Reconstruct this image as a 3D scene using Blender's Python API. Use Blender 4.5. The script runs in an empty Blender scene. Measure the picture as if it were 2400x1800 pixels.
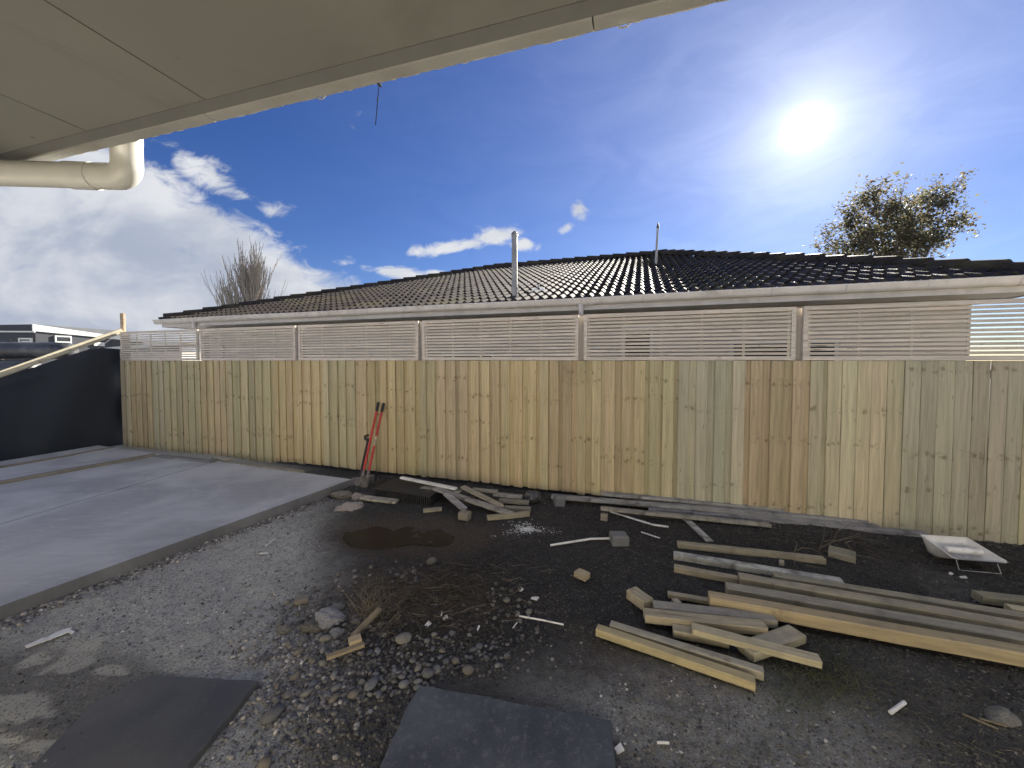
import bpy, bmesh, math, random
import numpy as np
from mathutils import Vector, Matrix, Euler

random.seed(7); RS = np.random.RandomState(11)
C = bpy.context.scene.collection
sc = bpy.context.scene
R = math.radians

# ------------------------------------------------------------------ camera
CAMZ, PITCH, F = 1.80, R(2.0), 900.0            # eye height, pitch down, focal length in photo pixels (2400 wide)
CY = 845.0 + F*math.tan(PITCH)                  # row of the optical axis
cam_d = bpy.data.cameras.new('camera'); cam = bpy.data.objects.new('camera', cam_d); C.objects.link(cam)
cam.location = (0, 0, CAMZ); cam.rotation_euler = (R(90)-PITCH, 0, 0)
cam_d.sensor_width = 36; cam_d.lens = 36*F/2400; cam_d.shift_y = (CY-900)/2400
cam_d.clip_start = 0.02; cam_d.clip_end = 3000
sc.camera = cam

def ray(px, py):
    a, b = (px-1200)/F, (CY-py)/F
    c, s = math.cos(PITCH), math.sin(PITCH)
    return Vector((a, c + b*s, -s + b*c))
def PZ(px, py, z=0.0):                           # photo pixel -> point on a level plane
    d = ray(px, py); t = (z-CAMZ)/d.z
    return Vector((0, 0, CAMZ)) + d*t
def PD(px, py, y):                               # photo pixel -> point at a distance y ahead
    d = ray(px, py); return Vector((0, 0, CAMZ)) + d*(y/d.y)
def pix(x, y, z):                                # numpy: world -> photo pixel
    c, s = math.cos(PITCH), math.sin(PITCH)
    dz = z-CAMZ; f = y*c - dz*s; u = dz*c + y*s
    f = np.maximum(f, 1e-3)
    return 1200+F*x/f, CY-F*u/f

# ------------------------------------------------------------------ light, sky, exposure
SUN = ray(1888, 300).normalized()
SUN_EL = math.asin(SUN.z); SUN_AZ = math.atan2(SUN.x, SUN.y)
sun_d = bpy.data.lights.new('sun', 'SUN'); sun = bpy.data.objects.new('sun', sun_d); C.objects.link(sun)
sun_d.energy = 5.0; sun_d.angle = R(0.53); sun_d.color = (1.0, 0.93, 0.82)
sun.rotation_euler = SUN.to_track_quat('Z', 'Y').to_euler(); sun.location = SUN*60
sc.view_settings.view_transform = 'Standard'; sc.view_settings.look = 'None'
sc.view_settings.exposure = 1.80; sc.view_settings.gamma = 1.0
sc.view_settings.use_curve_mapping = False
sc.render.engine = 'CYCLES'
sc.cycles.use_denoising = True
sc.cycles.max_bounces = 8; sc.cycles.diffuse_bounces = 5; sc.cycles.glossy_bounces = 4
sc.cycles.sample_clamp_indirect = 8

class NT:
    """tiny node helper"""
    def __init__(s, tree): s.t = tree; s.n = tree.nodes; s.l = tree.links
    def new(s, kind, **kw):
        n = s.n.new(kind)
        for k, v in kw.items(): setattr(n, k, v)
        return n
    def put(s, sock, v):
        if v is None: return
        if isinstance(v, bpy.types.NodeSocket): s.l.new(v, sock)
        else:
            if sock.type == 'RGBA' and len(v) == 3: v = (*v, 1)
            sock.default_value = v
    def m(s, op, a, b=None, c=None, clamp=False):
        n = s.new('ShaderNodeMath', operation=op, use_clamp=clamp)
        for i, v in enumerate((a, b, c)): s.put(n.inputs[i], v)
        return n.outputs[0]
    def v(s, op, a, b=None, scale=None):
        n = s.new('ShaderNodeVectorMath', operation=op)
        s.put(n.inputs[0], a)
        if b is not None: s.put(n.inputs[1], b)
        if scale is not None: s.put(n.inputs['Scale'], scale)
        return n.outputs['Value'] if op in ('DOT_PRODUCT', 'LENGTH', 'DISTANCE') else n.outputs['Vector']
    def ss(s, x, a, b, lo=0.0, hi=1.0):
        n = s.new('ShaderNodeMapRange', interpolation_type='SMOOTHSTEP')
        s.put(n.inputs[0], x); s.put(n.inputs[1], a); s.put(n.inputs[2], b); s.put(n.inputs[3], lo); s.put(n.inputs[4], hi)
        return n.outputs[0]
    def noise(s, vec, scale=5, detail=4, rough=0.55, dist=0.0, out='Fac', dim='3D'):
        n = s.new('ShaderNodeTexNoise', noise_dimensions=dim)
        if vec is not None: s.put(n.inputs['Vector'], vec)
        s.put(n.inputs['Scale'], scale); s.put(n.inputs['Detail'], detail)
        s.put(n.inputs['Roughness'], rough); s.put(n.inputs['Distortion'], dist)
        return n.outputs['Fac' if out == 'Fac' else 'Color']
    def voro(s, vec, scale=5, feature='F1', out='Distance', rnd=1.0, dim='3D', w=None):
        n = s.new('ShaderNodeTexVoronoi', feature=feature, voronoi_dimensions=dim)
        if vec is not None: s.put(n.inputs['Vector'], vec)
        if w is not None: s.put(n.inputs['W'], w)
        s.put(n.inputs['Scale'], scale); s.put(n.inputs['Randomness'], rnd)
        return n.outputs[out]
    def mix(s, f, a, b, blend='MIX'):
        n = s.new('ShaderNodeMix', data_type='RGBA', blend_type=blend)
        s.put(n.inputs[0], f); s.put(n.inputs[6], a); s.put(n.inputs[7], b)
        return n.outputs[2]
    def sep(s, v): n = s.new('ShaderNodeSeparateXYZ'); s.put(n.inputs[0], v); return n.outputs
    def comb(s, x, y, z):
        n = s.new('ShaderNodeCombineXYZ')
        for i, q in enumerate((x, y, z)): s.put(n.inputs[i], q)
        return n.outputs[0]
    def rgb(s, f):
        n = s.new('ShaderNodeCombineColor')
        for i in range(3): s.put(n.inputs[i], f)
        return n.outputs[0]

world = bpy.data.worlds.new('World'); sc.world = world; world.use_nodes = True
W = NT(world.node_tree); W.n.clear()
sky = W.new('ShaderNodeTexSky', sky_type='NISHITA', sun_disc=False, sun_elevation=SUN_EL, sun_rotation=SUN_AZ,
            altitude=50, air_density=1.0, dust_density=0.04, ozone_density=3.0)
D_ = W.new('ShaderNodeTexCoord').outputs['Generated']
dx, dy, dz = W.sep(D_)
SKY_S = 0.072
skyc = W.v('SCALE', sky.outputs[0], scale=SKY_S)
hs = W.new('ShaderNodeHueSaturation'); W.put(hs.inputs['Saturation'], 1.25); W.put(hs.inputs['Hue'], 0.512); W.put(hs.inputs['Color'], skyc)
skyc = W.v('MULTIPLY', hs.outputs[0], (.345, .345, .425))
# thin bright air round the sun
ca = W.v('DOT_PRODUCT', D_, tuple(SUN))
th = W.m('ARCCOSINE', W.m('MINIMUM', ca, 0.99999))            # angle from the sun
g1 = W.m('MULTIPLY', W.m('EXPONENT', W.m('MULTIPLY', W.m('POWER', W.m('DIVIDE', th, 0.020), 2.0), -1.0)), 1.0)
g2 = W.m('MULTIPLY', W.m('EXPONENT', W.m('DIVIDE', th, -0.060)), .21)
g3 = W.m('MULTIPLY', W.m('EXPONENT', W.m('DIVIDE', th, -0.32)), 0.125)
streak = W.noise(W.comb(W.m('MULTIPLY', dx, 1.0), W.m('MULTIPLY', dy, 1.0), W.m('MULTIPLY', dz, 2.5)), 5.0, 5, 0.6, 0.8)
g3 = W.m('MULTIPLY', g3, W.ss(streak, 0.3, 0.75, 0.86, 1.22))
glow = W.m('ADD', W.m('ADD', g1, g2), g3)
skyc = W.mix(1.0, skyc, W.v('MULTIPLY', W.rgb(glow), (1.03, 1.03, .95)), 'ADD')
# clouds: one layer seen in perspective, with the banks where the photograph has them
front = W.ss(dy, 0.05, 0.3)
ysafe = W.m('MAXIMUM', dy, 0.05)
u = W.m('DIVIDE', dx, ysafe); v = W.m('DIVIDE', dz, ysafe)
zs = W.m('ADD', W.m('MAXIMUM', dz, 0.0), 0.16)
q = W.comb(W.m('DIVIDE', dx, zs), W.m('DIVIDE', dy, zs), 0.0)
n1 = W.noise(q, 1.5, 9, 0.60, 0.25)
qq = W.comb(W.m('ADD', u, 3.1), W.m('MULTIPLY', v, 1.7), 0.0)
n2 = W.noise(qq, 9.5, 10, 0.64, 0.5)
bankline = W.m('SUBTRACT', W.m('SUBTRACT', W.m('MULTIPLY', u, -0.62), 0.045), v)   # > 0 inside the bank at the left
bank = W.ss(bankline, -0.10, 0.12, 0.0, 0.90)
def lobe(cu, cv, ru, rv, rot, amp):
    c, s = math.cos(rot), math.sin(rot)
    a = W.m('SUBTRACT', u, cu); b = W.m('SUBTRACT', v, cv)
    p = W.m('DIVIDE', W.m('ADD', W.m('MULTIPLY', a, c), W.m('MULTIPLY', b, s)), ru)
    r = W.m('DIVIDE', W.m('SUBTRACT', W.m('MULTIPLY', b, c), W.m('MULTIPLY', a, s)), rv)
    d = W.m('ADD', W.m('MULTIPLY', p, p), W.m('MULTIPLY', r, r))
    return W.m('MULTIPLY', W.m('EXPONENT', W.m('MULTIPLY', d, -1.0)), amp)
lobes = None
for L in [(-.78,.475,.16,.055,-.55,.78), (-.60,.385,.10,.035,-.1,.55), (-.15,.292,.150,.024,.12,.84), (-.045,.318,.075,.026,.05,.92), (.03,.300,.05,.022,-.2,.82), (-.235,.280,.06,.024,0,.72),
          (.172,.378,.030,.040,.3,.84), (.135,.338,.045,.020,.5,.80), (-.30,.228,.10,.022,-.1,.85), (-.20,.226,.05,.012,0,.7), (-.44,.255,.05,.02,0,.55),
          (-.385,.63,.035,.04,.8,.45), (-.57,.66,.06,.03,.3,.4), (-.86,.60,.05,.03,-.5,.35)]:
    x = lobe(*L); lobes = x if lobes is None else W.m('MAXIMUM', lobes, x)
cov_f = W.m('MAXIMUM', bank, lobes)
dens_f = W.ss(W.m('ADD', W.m('SUBTRACT', cov_f, 0.54), W.m('MULTIPLY', W.m('SUBTRACT', n2, 0.5), W.m('SUBTRACT', 1.75, W.m('MULTIPLY', bank, 0.95)))), -0.16, 0.30)
dens_b = W.ss(n1, 0.44, 0.64)
dens = W.m('ADD', W.m('MULTIPLY', dens_f, front), W.m('MULTIPLY', dens_b, W.m('SUBTRACT', 1.0, front)))
dens = W.m('MULTIPLY', dens, W.ss(dz, -0.02, 0.02))
n3 = W.noise(qq, 3.2, 6, 0.55, 0.3)
lit = W.m('ADD', W.m('MULTIPLY', W.ss(n3, 0.36, 0.66), 0.75), W.m('MULTIPLY', W.ss(bankline, 0.30, 0.0), 0.30))
cl_col = W.mix(lit, (0.118, 0.134, 0.168), (0.222, 0.227, 0.238))
cl_b = W.mix(W.ss(n1, 0.45, 0.75), (0.44, 0.43, 0.41), (0.25, 0.26, 0.29))  # unseen brighter cloud cover behind the camera, added to light the shaded side
cl_col = W.mix(front, cl_b, cl_col)
final = W.mix(dens, skyc, cl_col)
bg = W.new('ShaderNodeBackground'); W.put(bg.inputs[0], final); W.put(bg.inputs[1], 1.0)
wo = W.new('ShaderNodeOutputWorld'); W.l.new(bg.outputs[0], wo.inputs[0])

# ------------------------------------------------------------------ numpy noise
_T = RS.rand(256, 256)
def vnoise(x, y):
    xi = np.floor(x).astype(int); yi = np.floor(y).astype(int)
    fx = x-xi; fy = y-yi; fx = fx*fx*(3-2*fx); fy = fy*fy*(3-2*fy)
    a = _T[xi % 256, yi % 256]; b = _T[(xi+1) % 256, yi % 256]; c = _T[xi % 256, (yi+1) % 256]; d = _T[(xi+1) % 256, (yi+1) % 256]
    return (a*(1-fx)+b*fx)*(1-fy)+(c*(1-fx)+d*fx)*fy
def fbm(x, y, o=4):
    s = 0; a = .5
    for i in range(o): s = s+a*vnoise(x*2**i+17*i, y*2**i+31*i); a *= .5
    return s/(1-.5**o)
def sstep(x, a, b):
    t = np.clip((x-a)/(b-a), 0, 1); return t*t*(3-2*t)
def ell(px, py, cx, cy, rx, ry, rot=0.0):
    c, s = math.cos(rot), math.sin(rot); a = px-cx; b = py-cy
    return np.sqrt(((a*c+b*s)/rx)**2+((b*c-a*s)/ry)**2)

# ------------------------------------------------------------------ objects: helpers
def mk(name, verts, faces, mat=None, smooth=False):
    me = bpy.data.meshes.new(name); me.from_pydata([tuple(v) for v in verts], [], faces); me.validate()
    if mat: me.materials.append(mat)
    if smooth: me.polygons.foreach_set('use_smooth', [True]*len(me.polygons))
    return me
def link(name, me, parent=None, loc=(0, 0, 0), rot=(0, 0, 0), color=None, **props):
    o = bpy.data.objects.new(name, me); C.objects.link(o)
    if parent is not None: o.parent = parent
    o.location = loc; o.rotation_euler = rot
    if color is not None: o.color = color
    for k, v_ in props.items(): o[k] = v_
    return o
def thing(name, label, cat, loc=(0, 0, 0), rotz=0.0, group=None):
    o = link(name, None, None, loc, (0, 0, rotz), label=label, category=cat)
    if group: o['group'] = group
    return o
class MB:
    def __init__(s): s.v = []; s.f = []
    def add(s, verts, faces):
        n = len(s.v); s.v += [tuple(x) for x in verts]; s.f += [tuple(i+n for i in f) for f in faces]; return s
    def box(s, x0, x1, y0, y1, z0, z1):
        return s.add([(x0,y0,z0),(x1,y0,z0),(x1,y1,z0),(x0,y1,z0),(x0,y0,z1),(x1,y0,z1),(x1,y1,z1),(x0,y1,z1)],
                     [(3,2,1,0),(4,5,6,7),(0,1,5,4),(1,2,6,5),(2,3,7,6),(3,0,4,7)])
    def tube(s, pts, rad, n=8, cap=True):
        pts = [Vector(p) for p in pts]; rads = rad if isinstance(rad, (list, tuple)) else [rad]*len(pts)
        vs = []; fs = []
        up = Vector((0, 0, 1))
        d0 = (pts[1]-pts[0]).normalized()
        ref = up if abs(d0.z) < .9 else Vector((1, 0, 0))
        for i, p in enumerate(pts):
            a = pts[max(i-1, 0)]; b = pts[min(i+1, len(pts)-1)]; d = (b-a).normalized()
            e = (ref-d*ref.dot(d)).normalized(); g = d.cross(e); ref = e
            for k in range(n):
                t = 2*math.pi*k/n; vs.append(p+(e*math.cos(t)+g*math.sin(t))*rads[i])
        for i in range(len(pts)-1):
            for k in range(n):
                fs.append((i*n+k, i*n+(k+1) % n, (i+1)*n+(k+1) % n, (i+1)*n+k))
        if cap:
            fs.append(tuple(range(n-1, -1, -1))); fs.append(tuple(range((len(pts)-1)*n, len(pts)*n)))
        return s.add(vs, fs)
    def mesh(s, name, mat, smooth=False): return mk(name, s.v, s.f, mat, smooth)
def shade_auto(me, ang=40):
    try:
        me.polygons.foreach_set('use_smooth', [True]*len(me.polygons)); me.set_sharp_from_angle(angle=R(ang))
    except Exception: pass
    return me
def beam_mesh(name, length, w, h, mat, axis='X', ch=None, rough=0.0012, bow=0.0, seg=None, seed=0, point=0.0):
    """timber: chamfered section swept along its length with a little unevenness; origin at one end, centre of the bottom"""
    rr = random.Random(seed); ch = ch or min(w, h)*.09
    seg = seg or max(2, int(length/.35)); w2 = w/2
    sec = [(-w2+ch, 0), (w2-ch, 0), (w2, ch), (w2, h-ch), (w2-ch, h), (-w2+ch, h), (-w2, h-ch), (-w2, ch)]
    vs = []; fs = []
    for i in range(seg+1):
        t = i/seg; ox = rr.uniform(-1, 1)*rough; oz = rr.uniform(-1, 1)*rough+bow*4*t*(1-t)
        k = 1.0
        if point and i == seg: k = .35
        for a, b in sec:
            l = t*length
            if i in (0, seg): l += rr.uniform(-1, 1)*.0015
            x = a*k+ox+rr.uniform(-1, 1)*rough*.5; z = b+oz
            vs.append((l, x, z) if axis == 'X' else (x, z-h/2, l))
    if point:   # move the last-but-one ring back so the end is cut to a point
        for j in range(8):
            i = (seg-1)*8+j; q_ = list(vs[i])
            if axis == 'X': q_[0] = length-point
            else: q_[2] = length-point
            vs[i] = tuple(q_)
    for i in range(seg):
        for k in range(8):
            a, b = i*8+k, i*8+(k+1) % 8
            f = (a, b, b+8, a+8); fs.append(f if axis == 'X' else f[::-1])
    c0 = tuple(range(7, -1, -1)); c1 = tuple(range(seg*8, seg*8+8))
    if axis != 'X': c0 = c0[::-1]; c1 = c1[::-1]
    fs += [c0, c1]
    return mk(name, vs, fs, mat)

# ------------------------------------------------------------------ materials
def new_mat(name):
    m = bpy.data.materials.new(name); m.use_nodes = True; n = NT(m.node_tree); n.n.clear()
    b = n.new('ShaderNodeBsdfPrincipled'); o = n.new('ShaderNodeOutputMaterial'); n.l.new(b.outputs[0], o.inputs[0])
    return m, n, b, o
def bump(n, b, height, strength=.3, dist=.01):
    k = n.new('ShaderNodeBump'); n.put(k.inputs['Height'], height); k.inputs['Strength'].default_value = strength; k.inputs['Distance'].default_value = dist
    n.l.new(k.outputs[0], b.inputs['Normal']); return k
def mat_plain(name, col, rough=.6, metal=0.0, var=.18, scale=6, bumps=.0, spec=.5, dirt=None, dscale=3.0, damt=.5, obj=True):
    m, n, b, o = new_mat(name)
    co = n.new('ShaderNodeTexCoord').outputs['Object']
    f = n.noise(co, scale, 6, .6)
    c = n.mix(n.ss(f, .3, .7), tuple(x*(1-var) for x in col), tuple(min(1, x*(1+var)) for x in col))
    if dirt: c = n.mix(n.ss(n.noise(co, dscale, 7, .65, .4), .48, .72, 0, damt), c, dirt)
    n.put(b.inputs['Base Color'], c); n.put(b.inputs['Roughness'], n.ss(f, .2, .8, max(0, rough-.08), min(1, rough+.08))); n.put(b.inputs['Metallic'], metal)
    n.put(b.inputs['Specular IOR Level'], spec)
    if bumps: bump(n, b, n.noise(co, scale*8, 5, .65), bumps, .004)
    return m
def mat_wood(name, axis='Z', knots=1.0, weather=0.0, rough=.75, grain=1.0):
    """sawn pine; the object colour gives the board's own tone, its alpha the log it was sawn from"""
    m, n, b, o = new_mat(name)
    co = n.new('ShaderNodeTexCoord').outputs['Object']; oi = n.new('ShaderNodeObjectInfo')
    x, y, z = n.sep(co)
    al = {'X': x, 'Z': z}[axis]; ac = {'X': y, 'Z': x}[axis]; dp = {'X': z, 'Z': y}[axis]
    seed = oi.outputs['Random']; log = oi.outputs['Alpha']
    sx = n.m('MULTIPLY', seed, 37.0); lx = n.m('MULTIPLY', log, 91.0)
    wob = n.m('MULTIPLY', n.m('SUBTRACT', n.noise(n.comb(n.m('MULTIPLY', al, 2.2), n.m('ADD', n.m('MULTIPLY', ac, 5), lx), lx), 1.0, 3, .5), .5), .05)
    acw = n.m('ADD', ac, wob)
    # whorls of knots: rows shared by the boards of one log
    wv = n.m('ADD', n.m('MULTIPLY', al, 1.75), lx)
    row = n.voro(None, 1.0, dim='1D', w=wv)
    slant = n.m('MULTIPLY', n.m('SUBTRACT', n.noise(n.comb(n.m('ADD', n.m('MULTIPLY', ac, 14), sx), lx, 0), 1.0, 2, .5), .5), .16)
    wv2 = n.m('ADD', n.m('MULTIPLY', n.m('ADD', al, slant), 1.75), lx)
    row2 = n.voro(None, 1.0, dim='1D', w=wv2)
    rmask = n.ss(row2, .105, .015)
    kv = n.comb(n.m('ADD', n.m('MULTIPLY', ac, 15), sx), n.m('ADD', n.m('MULTIPLY', al, 13), lx), n.m('MULTIPLY', dp, 6))
    kd = n.voro(kv, 1.0)
    kwar = n.m('ADD', kd, n.m('MULTIPLY', n.m('SUBTRACT', n.noise(kv, 2.5, 3, .6), .5), .5))
    kn = n.m('MULTIPLY', n.ss(kwar, .44, .16), rmask)
    kn = n.m('MAXIMUM', kn, n.m('MULTIPLY', rmask, n.ss(n.noise(kv, 1.3, 3, .6), .50, .70, 0, .42)))
    kv3 = n.comb(n.m('ADD', n.m('MULTIPLY', ac, 13), sx), n.m('ADD', n.m('MULTIPLY', al, 3.1), sx), n.m('MULTIPLY', dp, 4))
    lone = n.m('MULTIPLY', n.ss(n.voro(kv3, 1.0), .12, .04), .7)
    kn = n.m('MULTIPLY', n.m('MAXIMUM', kn, lone), knots)
    # grain, bent round the knots
    gc = n.comb(n.m('ADD', n.m('ADD', n.m('MULTIPLY', acw, 42), n.m('MULTIPLY', kn, 1.6)), sx), n.m('ADD', n.m('MULTIPLY', al, 1.3), lx), n.m('MULTIPLY', dp, 30))
    g = n.noise(gc, 1.0, 5, .62, .25)
    gf = n.noise(n.comb(n.m('ADD', n.m('MULTIPLY', acw, 210), sx), n.m('MULTIPLY', al, 5), n.m('MULTIPLY', dp, 150)), 1.0, 3, .6)
    tone = n.m('ADD', n.ss(g, .25, .75, .78, 1.16), n.m('MULTIPLY', n.m('SUBTRACT', gf, .5), .30*grain))
    big = n.noise(n.comb(n.m('ADD', n.m('MULTIPLY', ac, 3), sx), n.m('ADD', n.m('MULTIPLY', al, 1.1), sx), lx), 1.0, 4, .55)
    base = n.v('MULTIPLY', oi.outputs['Color'], n.rgb(tone))
    grn = n.mix(n.ss(big, .42, .75, 0, .26), base, n.v('MULTIPLY', base, (.80, .97, .84)))
    col = n.mix(n.m('MULTIPLY', kn, .54), grn, (.12, .075, .036))
    if weather:
        wn = n.noise(co, 9, 7, .65, .5)
        col = n.mix(n.ss(wn, .38, .72, 0, weather), col, (.16, .155, .15))
        col = n.mix(n.ss(n.noise(co, 3.3, 6, .6, .8), .56, .75, 0, weather), col, (.05, .045, .04))
    ck = n.noise(n.comb(n.m('ADD', n.m('MULTIPLY', acw, 55), n.m('MULTIPLY', sx, 3)), n.m('MULTIPLY', al, 1.7), n.m('MULTIPLY', dp, 20)), 1.0, 2, .5)
    col = n.mix(n.ss(ck, .70, .76, 0, .55), col, (.05, .036, .022))
    n.put(b.inputs['Base Color'], col); n.put(b.inputs['Roughness'], rough); n.put(b.inputs['Specular IOR Level'], .25)
    bump(n, b, n.m('ADD', n.m('MULTIPLY', gf, .5), n.m('ADD', g, n.m('MULTIPLY', kn, -.4))), .28, .0022)
    return m

M_PAL = mat_wood('pine_paling', 'Z', 1.0)
M_TRE = mat_wood('trellis_pine', 'X', .35, 0, .8)
M_TREZ = mat_wood('trellis_pine_upright', 'Z', .35, 0, .8)
M_TIM = mat_wood('rough_timber', 'X', .6, .36, .85)
M_TIMC = mat_wood('clean_timber', 'X', .6, .20, .8)
M_TIMW = mat_wood('weathered_timber', 'X', .4, .75, .9)
M_WHITE = mat_plain('white_plastic', (.74, .73, .70), .38, var=.06, scale=9, dirt=(.30, .27, .22), dscale=7, damt=.5)
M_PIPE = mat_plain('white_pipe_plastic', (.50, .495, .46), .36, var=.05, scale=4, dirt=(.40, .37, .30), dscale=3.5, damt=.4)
M_GUT = mat_plain('painted_gutter', (.78, .75, .71), .45, var=.07, scale=5, dirt=(.33, .30, .25), dscale=2.4, damt=.5)
M_FASC = mat_plain('painted_fascia', (.70, .68, .65), .55, var=.07, scale=5, dirt=(.33, .32, .29), dscale=2.0, damt=.4)
M_WALLN = mat_plain('pale_rendered_wall', (.50, .45, .40), .85, var=.10, scale=3, bumps=.3)
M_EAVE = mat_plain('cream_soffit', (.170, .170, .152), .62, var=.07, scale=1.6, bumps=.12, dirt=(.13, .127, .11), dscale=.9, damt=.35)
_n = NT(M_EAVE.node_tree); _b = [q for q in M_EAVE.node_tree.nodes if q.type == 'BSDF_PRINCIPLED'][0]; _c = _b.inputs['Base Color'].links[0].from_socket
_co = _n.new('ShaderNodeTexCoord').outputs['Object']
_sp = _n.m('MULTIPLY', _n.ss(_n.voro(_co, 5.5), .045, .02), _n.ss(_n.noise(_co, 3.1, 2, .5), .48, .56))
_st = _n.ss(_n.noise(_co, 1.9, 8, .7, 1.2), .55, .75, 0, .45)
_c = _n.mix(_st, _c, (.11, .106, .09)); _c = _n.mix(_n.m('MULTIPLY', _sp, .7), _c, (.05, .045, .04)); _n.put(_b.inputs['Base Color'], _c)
M_BEAD = mat_plain('dark_bead', (.085, .085, .083), .7, var=.15, scale=6)
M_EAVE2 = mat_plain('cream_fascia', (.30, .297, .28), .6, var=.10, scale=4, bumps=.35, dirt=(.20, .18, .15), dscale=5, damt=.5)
M_EAVEW = mat_plain('cream_house_wall', (.80, .755, .66), .8, var=.06, scale=2, bumps=.2)
M_BLK = None
m, n, b, o = new_mat('dark_roof_tile')
co = n.new('ShaderNodeTexCoord').outputs['Object']; oi = n.new('ShaderNodeObjectInfo'); gp_ = n.new('ShaderNodeNewGeometry')
pos = gp_.outputs['Position']
f = n.noise(pos, 9, 6, .65)
tc = n.mix(oi.outputs['Random'], (.030, .026, .025), (.058, .050, .046))
tc = n.mix(n.ss(f, .48, .75, 0, .6), tc, (.075, .066, .060))
tc = n.mix(n.ss(n.noise(pos, 1.1, 4, .5), .50, .68, 0, .55), tc, (.085, .080, .045))
n.put(b.inputs['Base Color'], tc); n.put(b.inputs['Roughness'], n.ss(f, .3, .7, .52, .68)); n.put(b.inputs['Specular IOR Level'], .06)
bump(n, b, n.noise(pos, 60, 4, .7), .25, .004); M_TILE = m
M_TREEBARK = mat_plain('grey_bark', (.27, .245, .215), .9, var=.25, scale=12)
M_METAL = mat_plain('galvanised_flue', (.34, .33, .31), .42, metal=.75, var=.25, scale=5, dirt=(.12, .10, .085), dscale=4, damt=.75)
M_POLE = mat_plain('grey_painted_pole', (.42, .42, .42), .5, var=.12)
M_TIP = mat_plain('dark_tip', (.06, .055, .05), .6)
M_RED = mat_plain('red_fibreglass', (.50, .045, .03), .42, var=.18, scale=14, dirt=(.16, .06, .05), dscale=9, damt=.6)
M_RUB = mat_plain('black_rubber', (.022, .022, .024), .6, var=.2, scale=20)
M_STEEL = mat_plain('muddy_steel', (.16, .145, .13), .55, metal=.3, var=.3, scale=14, dirt=(.26, .22, .17), dscale=10, damt=.8)
M_BPLA = mat_plain('black_crate_plastic', (.016, .016, .018), .6, var=.3, scale=8, dirt=(.04, .037, .033), dscale=7, damt=.4)
M_STONE = None
m, n, b, o = new_mat('river_stone')
co = n.new('ShaderNodeTexCoord').outputs['Object']; oi = n.new('ShaderNodeObjectInfo')
f = n.noise(n.v('ADD', co, n.v('SCALE', (13., 7., 3.), scale=oi.outputs['Random'])), 14, 7, .65)
base = n.mix(1.0, oi.outputs['Color'], n.rgb(n.ss(f, .25, .75, .75, 1.2)), 'MULTIPLY')
nz = n.sep(n.new('ShaderNodeNewGeometry').outputs['Normal'])[2]
n.put(b.inputs['Base Color'], n.mix(n.ss(n.noise(co, 40, 4, .7), .55, .7, 0, .35), base, (.09, .08, .07)))
n.put(b.inputs['Roughness'], .72); n.put(b.inputs['Specular IOR Level'], .35); bump(n, b, n.noise(co, 90, 5, .65), .2, .003); M_STONE = m
m, n, b, o = new_mat('gravel')
gi = n.new('ShaderNodeNewGeometry'); rp = gi.outputs['Random Per Island']
at = n.new('ShaderNodeAttribute', attribute_name='tone')
cr = n.new('ShaderNodeValToRGB'); n.put(cr.inputs[0], rp); e = cr.color_ramp
e.elements[0].color = (.034, .033, .032, 1); e.elements[1].color = (.215, .21, .20, 1)
for p_, c_ in ((.35, (.058, .056, .054, 1)), (.7, (.098, .095, .090, 1)), (.9, (.14, .125, .108, 1))):
    k = e.elements.new(p_); k.color = c_
n.put(b.inputs['Base Color'], n.mix(1.0, cr.outputs[0], n.rgb(at.outputs['Fac']), 'MULTIPLY')); n.put(b.inputs['Roughness'], .82); n.put(b.inputs['Specular IOR Level'], .3); M_GRAV = m
m, n, b, o = new_mat('rough_concrete_lump')
co = n.new('ShaderNodeTexCoord').outputs['Object']; oi = n.new('ShaderNodeObjectInfo')
f = n.noise(co, 22, 8, .7)
n.put(b.inputs['Base Color'], n.v('MULTIPLY', oi.outputs['Color'], n.rgb(n.ss(f, .25, .75, .55, 1.25)))); n.put(b.inputs['Roughness'], .9)
bump(n, b, n.noise(co, 45, 7, .75), .7, .012); M_LUMP = m
# concrete
def mat_concrete(name, a, c_, streak=.5):
    m, n, b, o = new_mat(name)
    co = n.new('ShaderNodeTexCoord').outputs['Object']; x, y, z = n.sep(co)
    f = n.noise(co, 1.1, 7, .6, .6); s1 = n.noise(n.comb(n.m('MULTIPLY', x, 3.5), n.m('MULTIPLY', y, 22), z), 1.0, 6, .65, 1.2)
    s2 = n.noise(co, 60, 5, .7)
    c = n.mix(n.ss(f, .36, .64), tuple(q_*.90 for q_ in a), tuple(q_*1.06 for q_ in c_))
    c = n.mix(n.ss(s1, .50, .78, 0, streak), c, tuple(min(1, q_*1.35) for q_ in c_))
    c = n.mix(n.ss(s1, .46, .25, 0, streak*.6), c, tuple(q_*.8 for q_ in a))
    c = n.mix(n.ss(s2, .5, .8, 0, .25), c, tuple(q_*.6 for q_ in a))
    c = n.mix(n.ss(n.noise(co, .7, 8, .7, 1.4), .62, .70, 0, .25), c, (.33, .30, .25))
    n.put(b.inputs['Base Color'], c); n.put(b.inputs['Roughness'], n.ss(f, .3, .7, .62, .82)); n.put(b.inputs['Specular IOR Level'], .4)
    bump(n, b, n.m('ADD', n.m('MULTIPLY', s1, .6), n.m('MULTIPLY', s2, .5)), .25, .004); return m
M_CONC = mat_concrete('new_concrete', (.36, .365, .375), (.44, .445, .45))
M_CONCE = mat_concrete('concrete_edge', (.150, .152, .152), (.205, .206, .204), .25)
m, n, b, o = new_mat('damp_mat')
co = n.new('ShaderNodeTexCoord').outputs['Object']; at = n.new('ShaderNodeAttribute', attribute_name='dry')
f1 = n.noise(co, 2.2, 7, .62, .4); f2 = n.noise(co, 26, 6, .7); f3 = n.noise(co, 160, 3, .7)
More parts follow.
